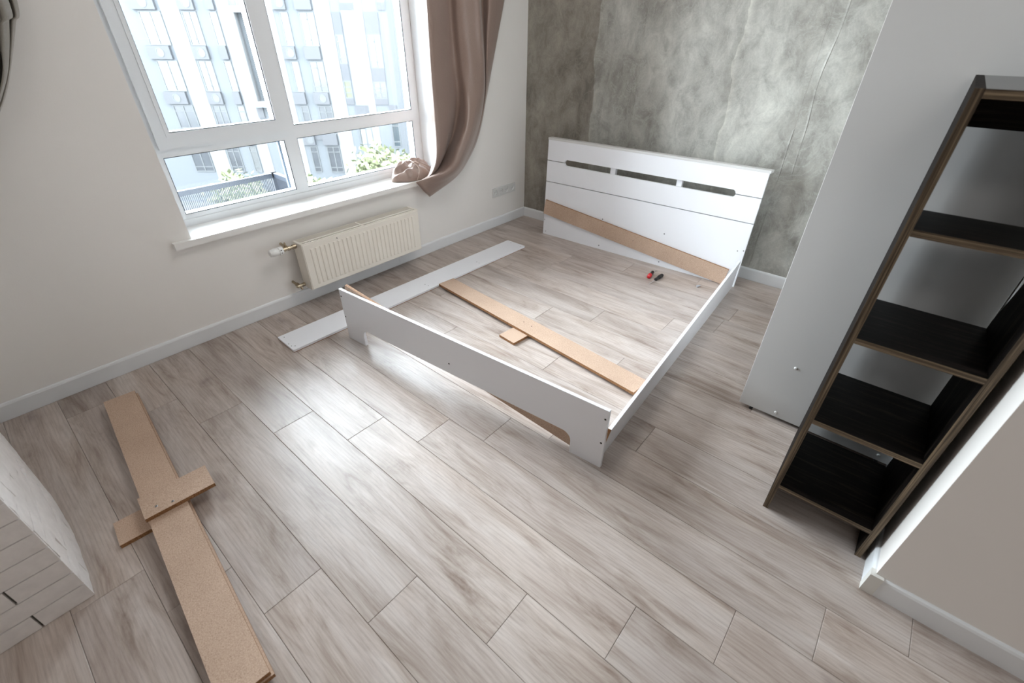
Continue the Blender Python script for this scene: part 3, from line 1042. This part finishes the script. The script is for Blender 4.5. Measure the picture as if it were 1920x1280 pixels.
for (x, z, r) in ((2.662, 0.299, 0.0062), (2.661, 0.043, 0.0062), (3.058, 0.046, 0.0062), (3.058, 0.299, 0.0062)):
    b2 = B()
    lathe(b2, (x, WYa, z), (0, -1, 0), [(0, r), (0.0022, r), (0.0042, r * 0.72), (0.0048, 0)], 16)
    obj('bolt_cap', b2, M['plastic_white'], wd)
bm.free()
for x, y in ((2.56, -1.421), (3.06, -1.421), (2.56, -0.021), (3.06, -0.021)):
    bm = B(); lathe(bm, (x, y, 0), (0, 0, 1), [(0, 0.008), (WZ0 - 0.0002, 0.008)], 12)
    obj('foot', bm, M['black_plastic'], wd)

# ================================================================== DARK BOOKCASE
bc = thing('bookcase', 'narrow open bookcase of very dark wood in the corner beside the wardrobe', 'bookcase', (2.93, -1.80, 0))
KX0, KX1, KYF, KT, KZ1 = 2.767, 3.085, -1.957, 0.018, 1.394
def side_of(x0, name, deep=False):
    bm = B()
    prof = [(KYF + 0.0008, 0), (-1.600, 0), (-1.625, 0.40), (-1.642, 0.80), (-1.750, 1.10), (-1.750, KZ1 - KT - 0.0003), (KYF + 0.0008, KZ1 - KT - 0.0003)]
    if deep:
        prof = [(KYF + 0.0008, 0), (-1.458, 0), (-1.458, KZ1), (KYF + 0.0008, KZ1)]
    prism(bm, [(x0, y, z) for y, z in prof], (KT, 0, 0))
    s = obj(name, bm, M['wenge_side'], bc)
    bm = B(); box(bm, x0, x0 + KT, KYF, KYF + 0.0007, 0, KZ1 if deep else KZ1 - KT - 0.0003)
    obj('edge_band', bm, M['wenge_edge_v'], s)
side_of(KX0, 'side_panel', True)
side_of(KX1 - KT, 'side_panel')
for zt, yb in ((0.137, -1.602), (0.461, -1.625), (0.776, -1.645), (1.094, -1.755)):
    bm = B(); box(bm, KX0 + KT + 0.0003, KX1 - KT - 0.0003, KYF + 0.0008, yb, zt - KT, zt)
    s = obj('shelf', bm, M['wenge_shelf'], bc)
    bm = B(); box(bm, KX0 + KT + 0.0003, KX1 - KT - 0.0003, KYF, KYF + 0.0007, zt - KT, zt)
    obj('edge_band', bm, M['wenge_edge_h'], s)
bm = B(); box(bm, KX0 + KT + 0.0003, KX1 - 0.0002, KYF + 0.0008, -1.458, KZ1 - KT, KZ1)
s = obj('top_panel', bm, M['wenge_top'], bc)
bm = B(); box(bm, KX0 + KT + 0.0003, KX1 - 0.0002, KYF, KYF + 0.0007, KZ1 - KT, KZ1)
obj('edge_band', bm, M['wenge_edge_h'], s)
bm = B(); box(bm, KX0 + KT + 0.0003, KX1 - KT - 0.0003, -1.474, -1.4585, 1.268, KZ1 - KT - 0.0003)
obj('back_rail', bm, M['wenge_shelf'], bc)
bm = B(); box(bm, KX0 + KT + 0.0003, KX1 - KT - 0.0003, -1.668, -1.652, 0.0, 0.137 - KT - 0.0003)
obj('plinth', bm, M['wenge_shelf'], bc)

# ================================================================== BRICK PIER (bottom left)
pier = structure(empty('wall_pier', (1.25, -3.69, 0)))
PX = 1.253
def yface(x):
    # slightly crooked inner face
    P = [(0.0, -3.784), (0.08, -3.774), (0.34, -3.738), (0.56, -3.713), (0.81, -3.682), (1.06, -3.681), (1.253, -3.690)]
    for (a, ya), (b, yb) in zip(P, P[1:]):
        if x <= b:
            return ya + (yb - ya) * (x - a) / (b - a)
    return P[-1][1]
bm = B()
core = [(-0.011, -4.40), (PX - 0.012, -4.40)] + [(x, yface(x) - 0.010) for x in (PX - 0.012, 1.06, 0.81, 0.56, 0.34, 0.08, -0.011)]
prism(bm, [(x, y, 0) for x, y in core], (0, 0, CEIL - 0.001))
obj('pier_core', bm, M['mortar'], pier)
BH = 0.0662
random.seed(21)
def rough_slab(name, P, depth_dir, seed, amp):
    """P: 4 corners of the visible face (quad), gets a subdivided wobbly face with thickness"""
    bm = B()
    a, b, c, d = [Vector(p) for p in P]
    nu, nv = 7, 3
    dd = Vector(depth_dir)
    fr, bk = [], []
    for j in range(nv + 1):
        rf, rb = [], []
        for i in range(nu + 1):
            p = (a.lerp(b, i / nu)).lerp(d.lerp(c, i / nu), j / nv)
            w = noise.noise(p * 23 + Vector((seed, 0, 0))) * amp
            edge = amp * 0.5 if (i in (0, nu) or j in (0, nv)) else 0
            rf.append(bm.verts.new(p - dd.normalized() * (w - edge)))
            rb.append(bm.verts.new(p + dd))
        fr.append(rf); bk.append(rb)
    for j in range(nv):
        for i in range(nu):
            bm.faces.new((fr[j][i], fr[j][i + 1], fr[j + 1][i + 1], fr[j + 1][i]))
    for i in range(nu):
        bm.faces.new((fr[0][i], bk[0][i], bk[0][i + 1], fr[0][i + 1]))
        bm.faces.new((fr[nv][i], fr[nv][i + 1], bk[nv][i + 1], bk[nv][i]))
    for j in range(nv):
        bm.faces.new((fr[j][0], fr[j + 1][0], bk[j + 1][0], bk[j][0]))
        bm.faces.new((fr[j][nu], bk[j][nu], bk[j + 1][nu], fr[j + 1][nu]))
    return obj(name, bm, M['brick'], pier)
for r in range(36):
    z0, z1 = r * BH + 0.0016, (r + 1) * BH - 0.0020
    if r > 12 and r % 1 == 0 and z0 > 2.7:
        break
    # face towards +x (seen in shade)
    y = -3.6905
    first = 0.128 if r in (0, 2, 5, 8, 11) else 0.245
    k = 0
    while y > -4.39:
        L = first if k == 0 else 0.245
        ye = max(y - L + 0.006, -4.40)
        rough_slab('brick', [(PX, ye, z0), (PX, y, z0), (PX, y, z1), (PX, ye, z1)], (-0.011, 0, 0), r * 7 + k, 0.0012)
        y -= L
        k += 1
        if r > 12 and k > 1:
            pass
    # face towards +y (white, raked by the window light)
    x = PX - 0.012
    k = 0
    first = 0.20 if r % 2 else 0.09
    while x > -0.005:
        L = first if k == 0 else 0.215
        xe = max(x - L + 0.0006, -0.010)
        out = random.uniform(-0.0004, 0.0018)
        rough_slab('brick', [(x, yface(x) + out, z0 - 0.0014), (xe, yface(xe) + out, z0 - 0.0014), (xe, yface(xe) + out, z1 + 0.0017), (x, yface(x) + out, z1 + 0.0017)], (0, -0.012, 0), r * 13 + k * 3, 0.0026)
        x -= L
        k += 1

# ================================================================== CURTAINS
CURT = [[(0.1, -1.1417, 1.6372), (0.1, -1.146, 1.4775), (0.1, -1.1531, 1.218), (0.1, -1.1527, 0.9968), (0.1, -1.1587, 0.8279), (0.09, -1.1678, 0.7211), (0.08, -1.1929, 0.6506), (0.06, -1.2116, 0.606)], [(0.15, -1.1431, 1.6359), (0.15, -1.1461, 1.4778), (0.15, -1.1509, 1.2206), (0.15, -1.1487, 1.0012), (0.15, -1.1532, 0.8336), (0.14, -1.1662, 0.7283), (0.115, -1.1994, 0.6428), (0.075, -1.24, 0.6028)], [(0.11, -1.0347, 1.6411), (0.11, -1.0353, 1.4779), (0.11, -1.0316, 1.2119), (0.12, -1.0298, 0.9859), (0.115, -1.0527, 0.8148), (0.1, -1.0862, 0.7091), (0.085, -1.16, 0.623), (0.07, -1.251, 0.6003)], [(0.03, -0.8655, 1.6495), (0.03, -0.863, 1.4779), (0.03, -0.8552, 1.2944), (0.035, -0.8411, 1.0972), (0.03, -0.8811, 0.8902), (0.03, -0.9643, 0.7542), (0.04, -1.0752, 0.6494), (0.06, -1.2633, 0.5935)], [(0.09, -0.8517, 1.6486), (0.09, -0.8468, 1.4783), (0.09, -0.8313, 1.2958), (0.13, -0.8433, 1.1042), (0.18, -0.9154, 0.9385), (0.195, -1.0206, 0.7957), (0.175, -1.1129, 0.6664), (0.085, -1.3176, 0.6012)], [(0.125, -0.8093, 1.6493), (0.125, -0.8018, 1.4787), (0.13, -0.7883, 1.2958), (0.155, -0.7883, 1.1019), (0.205, -0.877, 0.9229), (0.22, -0.9882, 0.7764), (0.195, -1.0972, 0.6446), (0.09, -1.3366, 0.5985)], [(0.135, -0.7409, 1.6517), (0.135, -0.7357, 1.4789), (0.135, -0.7194, 1.2936), (0.145, -0.7178, 1.0959), (0.175, -0.8094, 0.8975), (0.195, -0.933, 0.7499), (0.175, -1.0542, 0.6183), (0.095, -1.3158, 0.5693)], [(0.14, -0.6908, 1.6535), (0.14, -0.6784, 1.4791), (0.13, -0.6545, 1.2912), (0.12, -0.6516, 1.1064), (0.135, -0.7468, 0.8747), (0.15, -0.8676, 0.726), (0.14, -1.0067, 0.5958), (0.09, -1.2823, 0.5312)], [(0.02, -0.544, 1.6621), (0.03, -0.5463, 1.4789), (0.06, -0.5693, 1.2855), (0.075, -0.593, 1.092), (0.115, -0.7182, 0.8616), (0.125, -0.8349, 0.7135), (0.12, -0.9832, 0.5841), (0.08, -1.2522, 0.5036)], [(0.1, -0.5544, 1.6598), (0.09, -0.5661, 1.4792), (0.09, -0.5848, 1.2706), (0.09, -0.6034, 1.0832), (0.105, -0.6996, 0.8507), (0.11, -0.8118, 0.7039), (0.1, -0.9595, 0.5723), (0.07, -1.2257, 0.4842)], [(0.085, -0.4562, 1.6639), (0.08, -0.4939, 1.4793), (0.08, -0.5459, 1.2587), (0.08, -0.5877, 1.0635), (0.09, -0.6785, 0.8426), (0.09, -0.7866, 0.6932), (0.085, -0.9402, 0.5641), (0.06, -1.2087, 0.4687)], [(0.05, -0.3372, 1.6693), (0.05, -0.4032, 1.4794), (0.05, -0.4845, 1.2481), (0.055, -0.5586, 1.0485), (0.06, -0.6448, 0.8312), (0.06, -0.7542, 0.6799), (0.055, -0.9097, 0.5512), (0.05, -1.1911, 0.4568)]]
CURT2 = [[(0.06, -3.004, 1.5666), (0.06, -3.0356, 1.5035), (0.06, -3.0706, 1.4393), (0.06, -3.1168, 1.3575), (0.06, -3.1575, 1.2911), (0.06, -3.2034, 1.2296)], [(0.1, -3.02, 1.565), (0.1, -3.0496, 1.5031), (0.1, -3.0813, 1.44), (0.1, -3.1238, 1.3596), (0.1, -3.1653, 1.2943), (0.1, -3.2142, 1.2289)], [(0.08, -3.0299, 1.5651), (0.08, -3.0569, 1.5031), (0.08, -3.0846, 1.4398), (0.08, -3.1246, 1.3587), (0.08, -3.1663, 1.293), (0.08, -3.2199, 1.2241)], [(0.14, -3.0411, 1.5632), (0.14, -3.0661, 1.5027), (0.14, -3.0931, 1.4408), (0.14, -3.1336, 1.3617), (0.14, -3.1758, 1.2977), (0.14, -3.2309, 1.2272)], [(0.17, -3.0711, 1.5613), (0.17, -3.0974, 1.4871), (0.17, -3.1202, 1.4261), (0.17, -3.1462, 1.3635), (0.16, -3.1829, 1.2995), (0.16, -3.2417, 1.2267)], [(0.1, -3.0812, 1.5626), (0.1, -3.1029, 1.4871), (0.12, -3.1202, 1.425), (0.12, -3.1426, 1.3612), (0.12, -3.1823, 1.2968), (0.12, -3.2461, 1.2199)], [(0.17, -3.1159, 1.5596), (0.17, -3.1424, 1.4867), (0.17, -3.1601, 1.4267), (0.17, -3.1784, 1.3649), (0.16, -3.2123, 1.3015), (0.15, -3.273, 1.2221)], [(0.08, -3.1583, 1.5601), (0.08, -3.1887, 1.4863), (0.08, -3.21, 1.4255), (0.08, -3.2293, 1.3631), (0.08, -3.2596, 1.2994), (0.09, -3.317, 1.2174)]]

def catmull(pts, n):
    P = [Vector(p) for p in pts]
    P = [P[0] * 2 - P[1]] + P + [P[-1] * 2 - P[-2]]
    out = []
    m = len(P) - 3
    for k in range(n + 1):
        t = k / n * m
        i = min(int(t), m - 1)
        t -= i
        a, b, c, d = P[i:i + 4]
        out.append(0.5 * ((2 * b) + (c - a) * t + (2 * a - 5 * b + 4 * c - d) * t * t + (3 * b - a - 3 * c + d) * t ** 3))
    return out

def cloth(strands, nv, nu, thick=0.0016):
    rows = [catmull(s, nv) for s in strands]
    grid = [catmull([r[j] for r in rows], nu) for j in range(nv + 1)]
    bm = B()
    V = [[bm.verts.new(p) for p in row] for row in grid]
    for j in range(nv):
        for i in range(nu):
            bm.faces.new((V[j][i], V[j][i + 1], V[j + 1][i + 1], V[j + 1][i]))
    bmesh.ops.recalc_face_normals(bm, faces=bm.faces[:])
    bmesh.ops.solidify(bm, geom=bm.faces[:], thickness=thick)
    return bm, grid

cur = thing('curtain', 'long taupe satin curtain tucked up onto the right end of the window sill', 'curtain', (0.09, -0.8, 0.6))
strands = []
for s in CURT:
    x, y, z = s[0]
    x2, y2, z2 = s[1]
    up = [(x, y + (y - y2) * 2.2, 2.10), ]
    strands.append([(0.09 + (x - 0.09) * 0.8, y + (y - y2) * 3.2, 2.62), up[0]] + s)
bm, grid = cloth(strands, 90, 110)
obj('cloth', bm, M['curtain'], cur, smooth=True)
bm = B()
lo = grid[-1]
tube(bm, [p + Vector((0.002, 0, 0)) for p in lo[::3]], 0.0016, 6)
obj('hem', bm, M['curtain_hem'], cur, smooth=True)

# gathered end of the cloth heaped on the sill
bm = B()
cx, cy, cz = -0.085, -1.215, 0.583
NA, NR = 96, 44
ax, ay, hh = 0.105, 0.178, 0.122
rings = []
for r in range(NR + 1):
    t = r / NR
    ring = []
    for a in range(NA):
        th = 2 * PI * a / NA
        px, py = math.cos(th) * t, math.sin(th) * t
        prof = (1 - t ** 3.2) ** 0.55
        rr = t * (1 + 0.06 * math.sin(3 * th + 0.6) + 0.035 * math.sin(7 * th))
        # ridged folds
        q = Vector((px * 1.6 + 3.1, py * 2.1 - 1.7, 0.3))
        f1 = 1 - (noise.noise(q * 1.1 + Vector((0, 0, t * .5))) ** 2 + 0.0016) ** 0.5 * 2.0
        f2 = 1 - abs(noise.noise(q * 2.6 + Vector((7, 1, 0)))) * 2.0
        hgt = hh * prof * (0.62 + 0.40 * f1 + 0.05 * f2)
        # peak towards the window frame, lower in front
        hgt *= 0.92 - 0.28 * px + 0.06 * py
        hgt = max(0.001, hgt)
        bulge = 1 + 0.10 * math.sin(PI * t) * (f1 - 0.5)
        X = cx + ax * math.cos(th) * rr * bulge
        X = max(X, -0.200)
        ring.append(bm.verts.new((X, cy + ay * math.sin(th) * rr * bulge, cz + hgt)))
    rings.append(ring)
for r0, r1 in zip(rings, rings[1:]):
    for a in range(NA):
        b = (a + 1) % NA
        bm.faces.new((r0[a], r0[b], r1[b], r1[a]))
bm.faces.new([bm.verts.new((v.co.x, v.co.y, cz + 0.0002)) for v in rings[-1]])
bmesh.ops.remove_doubles(bm, verts=bm.verts[:], dist=1e-5)
obj('gathered_end', bm, M['curtain'], cur, smooth=True)
bm = B()
tube(bm, catmull([(-0.10, -1.235, 0.708), (-0.045, -1.235, 0.697), (-0.012, -1.222, 0.668), (0.010, -1.236, 0.630), (0.024, -1.270, 0.592), (0.050, -1.300, 0.572)], 24), 0.0022, 6)
tube(bm, catmull([(-0.055, -1.215, 0.700), (0.005, -1.150, 0.655), (0.040, -1.130, 0.612), (0.062, -1.140, 0.618), (0.082, -1.168, 0.690)], 24), 0.0020, 6)
obj('hem', bm, M['curtain_hem'], cur, smooth=True)

cu2 = thing('curtain', 'grey taupe curtain hanging at the far left edge of the window wall', 'curtain', (0.1, -3.15, 1.2))
strands = []
for i, s in enumerate(CURT2):
    x, y, z = s[0]
    x2, y2, z2 = s[1]
    xe, ye, ze = s[-1]
    k = i / (len(CURT2) - 1)
    strands.append([(0.06 + 0.08 * (i % 2), -2.90 - 0.22 * k, 2.62), (x, -2.93 - 0.20 * k, 1.95)] + s + [(xe, ye - 0.16, ze - 0.19 + 0.02 * k), (xe, ye - 0.36, ze - 0.42 + 0.05 * k)])
bm, grid = cloth(strands, 70, 70)
obj('cloth', bm, M['curtain_grey'], cu2, smooth=True)

# ================================================================== OUTSIDE
# metal basket hung on the outer wall under the left light
bk = thing('balcony_basket', 'blue grey metal slatted basket hung outside below the lower left pane', 'basket', (-0.60, -2.4, 0.15))
bm = B()
XO, BT, BBt = -0.82, 0.618, 0.05
box(bm, XO - 0.03, XO, -3.3, -1.885, BT - 0.032, BT)
box(bm, XO, -0.37, -1.915, -1.885, BT - 0.032, BT)
box(bm, XO - 0.03, XO, -3.3, -1.885, BBt, BBt + 0.03)
box(bm, XO, -0.37, -1.915, -1.885, BBt, BBt + 0.03)
box(bm, XO - 0.03, XO, -1.925, -1.885, BBt, BT)
obj('basket_frame', bm, M['rail_metal'], bk)
bm = B()
y = -3.28
while y < -1.93:
    box(bm, XO - 0.018, XO - 0.012, y, y + 0.0052, BBt + 0.03, BT - 0.032)
    y += 0.0112
x = XO + 0.006
while x < -0.39:
    box(bm, x, x + 0.0045, -1.903, -1.897, BBt + 0.03, BT - 0.032)
    x += 0.0112
s_ = obj('basket_bars', bm, M['rail_metal'], bk)
s_['kind'] = 'stuff'

# apartment building across the street; s along the facade, z up
nF_ = Vector((-0.6488, 0.761, 0)).normalized()
dF_ = Vector((nF_.y, -nF_.x, 0))
FD = 39.743
def FAC(s, z, d=0.0):
    """d towards us"""
    p = CAM_P + nF_ * (FD - d) + dF_ * s
    return Vector((p.x, p.y, z))
def fbox(bm, s0, s1, z0, z1, d0, d1):
    obox(bm, FAC(s0, z0, d0), dF_ * (s1 - s0), Vector((0, 0, z1 - z0)), -nF_ * (d1 - d0))
bl = thing('apartment_building', 'pale apartment building across the street seen through the window', 'building', FAC(-18, -13))
bm = B(); fbox(bm, -46, -8.85, -13, 12, -6, 0)
obj('wall', bm, M['facade_pale'], bl)
bm = B(); fbox(bm, -8.85, 10, -13, 12, -6, 0.0)
obj('wall', bm, M['facade'], bl)
def fpart(name, mat, s0, s1, z0, z1, d0=0.0, d1=0.05, parent=None):
    bm = B(); fbox(bm, s0, s1, z0, z1, d0 + 0.001, d1)
    return obj(name, bm, M[mat], parent or bl)
def fwindow(s0, s1, z0, z1, pane, nsplit=1, frame='far_frame'):
    bm = B()
    e = 0.07
    fbox(bm, s0, s0 + e, z0, z1, 0.001, 0.06)
    fbox(bm, s1 - e, s1, z0, z1, 0.001, 0.06)
    fbox(bm, s0 + e, s1 - e, z0, z0 + e, 0.001, 0.06)
    fbox(bm, s0 + e, s1 - e, z1 - e, z1, 0.001, 0.06)
    fbox(bm, s0 + e, s1 - e, z1 - 0.46, z1 - 0.40, 0.001, 0.06)
    fbox(bm, s0 + e, s1 - e, z0 + 0.36, z0 + 0.42, 0.001, 0.06)
    for k in range(1, nsplit):
        c = s0 + (s1 - s0) * k / nsplit
        fbox(bm, c - 0.04, c + 0.04, z0 + e, z1 - e, 0.001, 0.06)
    w = obj('window', bm, M[frame], bl)
    bm = B(); fbox(bm, s0 + e, s1 - e, z0 + e, z1 - e, 0.001, 0.02)
    obj('pane', bm, M[pane], w)
def acbox(s0, s1, z0, z1, unit=True):
    bm = B()
    fbox(bm, s0, s1, z0, z1, 0.001, 0.22)
    a = obj('conditioner_box', bm, M['ac_grey'], bl)
    if unit:
        c = FAC((s0 + s1) / 2 + 0.1, (z0 + z1) / 2, 0.22)
        bm = B()
        lathe(bm, c, -nF_, [(0.0005, 0.30), (0.02, 0.30), (0.02, 0.24), (0.006, 0.24)], 16)
        obj('fan_ring', bm, M['far_frame'], a)
FLH = 2.97
for k in range(-2, 3):
    o = -FLH * k
    zt, zb = -0.46 + o, -2.50 + o
    pale = 'far_glass_pale' if k < 1 else 'far_glass_grey'
    fwindow(-26.45, -24.88, zb, zt, pale, 2)
    fwindow(-23.40, -22.35, zb, zt, pale, 2)
    fwindow(-21.50, -20.90, zb, zt, 'far_glass_pale', 1)
    fwindow(-16.48, -15.88, zb, zt, pale, 1)
    fwindow(-15.12, -14.05, zb, zt, 'far_glass_grey' if k >= 0 else pale, 2)
    if k < 2:
        acbox(-26.75, -25.05, 0.45 + o - FLH, -0.38 + o - FLH)
        acbox(-23.45, -22.32, 0.45 + o - FLH, -0.38 + o - FLH)
        acbox(-21.45, -20.90, 0.47 + o - FLH, -0.37 + o - FLH, False)
        acbox(-16.82, -15.90, 0.46 + o - FLH, -0.33 + o - FLH, k != 0)
        acbox(-15.25, -14.08, 0.47 + o - FLH, -0.33 + o - FLH, k == 0)
# white bands and the projecting frame
for s0, s1 in ((-24.8, -23.5), (-20.8, -19.9), (-17.6, -16.9), (-14.0, -12.85), (-12.1, -10.6)):
    fpart('wall_panel', 'facade_white', s0, s1, -9.4, 10, 0, 0.03)
bm = B()
fbox(bm, -19.86, -19.45, -3.5, 2.83, 0.001, 0.6)
fbox(bm, -18.75, -18.40, -3.5, 2.83, 0.001, 0.6)
fbox(bm, -19.45, -18.75, 2.45, 2.83, 0.001, 0.6)
fbox(bm, -19.45, -18.75, -3.5, -3.1, 0.001, 0.6)
obj('loggia_frame', bm, M['facade_white'], bl)
fpart('wall_panel', 'ac_grey', -19.95, -19.45, -4.3, -3.52, 0, 0.1)
for s0, s1, z0, z1, mt in ((-12.78, -12.20, 1.20, 2.52, 'facade_grey'), (-12.78, -12.22, -1.70, -0.62, 'facade_grey'),
                           (-12.10, -11.15, 2.65, 3.05, 'facade_grey'), (-10.53, -9.52, 1.21, 2.54, 'facade_grey'),
                           (-10.50, -9.55, -1.76, -0.87, 'facade_grey'), (-9.48, -8.92, 2.65, 3.1, 'facade_grey'),
                           (-12.23, -11.17, -4.6, -3.36, 'facade_grey'), (-9.56, -8.98, -4.3, -3.34, 'facade_grey'),
                           (-12.82, -12.22, -3.33, -2.90, 'facade_grey'), (-10.6, -9.58, -3.32, -2.90, 'facade_grey'),
                           (-16.2, -14.5, -5.9, -5.0, 'ac_grey')):
    fpart('wall_panel', mt, s0, s1, z0, z1, 0.03, 0.06)
for s0, s1, z0, z1, pn, ns in ((-12.78, -12.22, -0.62, 1.20, 'far_glass_teal', 1), (-12.80, -12.22, -2.90, -1.70, 'far_glass_green', 1),
                               (-10.52, -9.54, -0.87, 1.21, 'far_glass_grey', 2), (-10.55, -9.58, -2.90, -1.76, 'far_glass_grey', 2),
                               (-12.10, -11.15, 3.05, 5.0, 'far_glass_teal', 2), (-9.48, -8.92, 3.1, 5.0, 'far_glass_grey', 1),
                               (-12.22, -11.17, -6.6, -4.62, 'far_glass_teal', 2), (-9.58, -8.96, -6.4, -4.4, 'far_glass_teal', 1),
                               (-12.22, -11.17, -9.4, -7.2, 'far_glass_teal', 2), (-9.58, -8.96, -9.2, -7.2, 'far_glass_teal', 1)):
    fwindow(s0, s1, z0, z1, pn, ns)

gd = structure(empty('ground', (0, 0, -11.0)))
bm = B(); box(bm, -120, -0.4, -60, 90, -11.4, -11.0)
obj('street', bm, M['street'], gd)

random.seed(77)
def tree(label, loc, top, rad_):
    x, y = loc
    t = thing('tree', label, 'tree', (x, y, -11.0), 'trees below the window')
    bm = B()
    tube(bm, [(x, y, -11.0), (x + 0.1, y, -9.2), (x, y + 0.1, top - rad_ * 0.9)], [0.22, 0.16, 0.07], 8)
    obj('trunk', bm, M['bark'], t)
    bm = B()
    for k in range(2200):
        v = Vector((random.gauss(0, 1), random.gauss(0, 1), random.gauss(0, 1))).normalized()
        rr = rad_ * (0.55 + 0.5 * random.random()) * (1 + 0.35 * noise.noise(v * 2.3 + Vector((x, y, 0))))
        c = Vector((x, y, top - rad_ * 1.15)) + Vector((v.x * rr, v.y * rr, v.z * rr * 1.15))
        a = Vector((random.gauss(0, 1), random.gauss(0, 1), random.gauss(0, 1))).normalized()
        b = a.cross(v).normalized() if abs(a.dot(v)) < 0.98 else a.orthogonal().normalized()
        s = 0.17 * (0.6 + 0.8 * random.random())
        bm.faces.new([bm.verts.new(c + p) for p in (a * s, b * s * 0.6, -a * s, -b * s * 0.6)])
    cr = obj('crown', bm, M['leaf'], t)
    cr['kind'] = 'stuff'
tree('bushy green tree, tallest of those outside the lower right pane', (-20.9, 12.4), -4.0, 1.7)
tree('round green tree left of the tallest one outside the lower right pane', (-19.6, 7.9), -4.6, 1.3)
tree('green tree at the right end of the row outside the lower right pane', (-24.6, 17.2), -5.6, 1.5)
tree('green tree at the left end of the row outside, low behind the metal basket', (-15.0, -0.6), -3.6, 1.3)
tree('green tree outside, behind the right end of the metal basket', (-17.2, 3.9), -3.9, 1.4)
tree('green tree outside at the foot of the pale building, above the metal basket', (-26.2, 6.6), -5.3, 1.7)
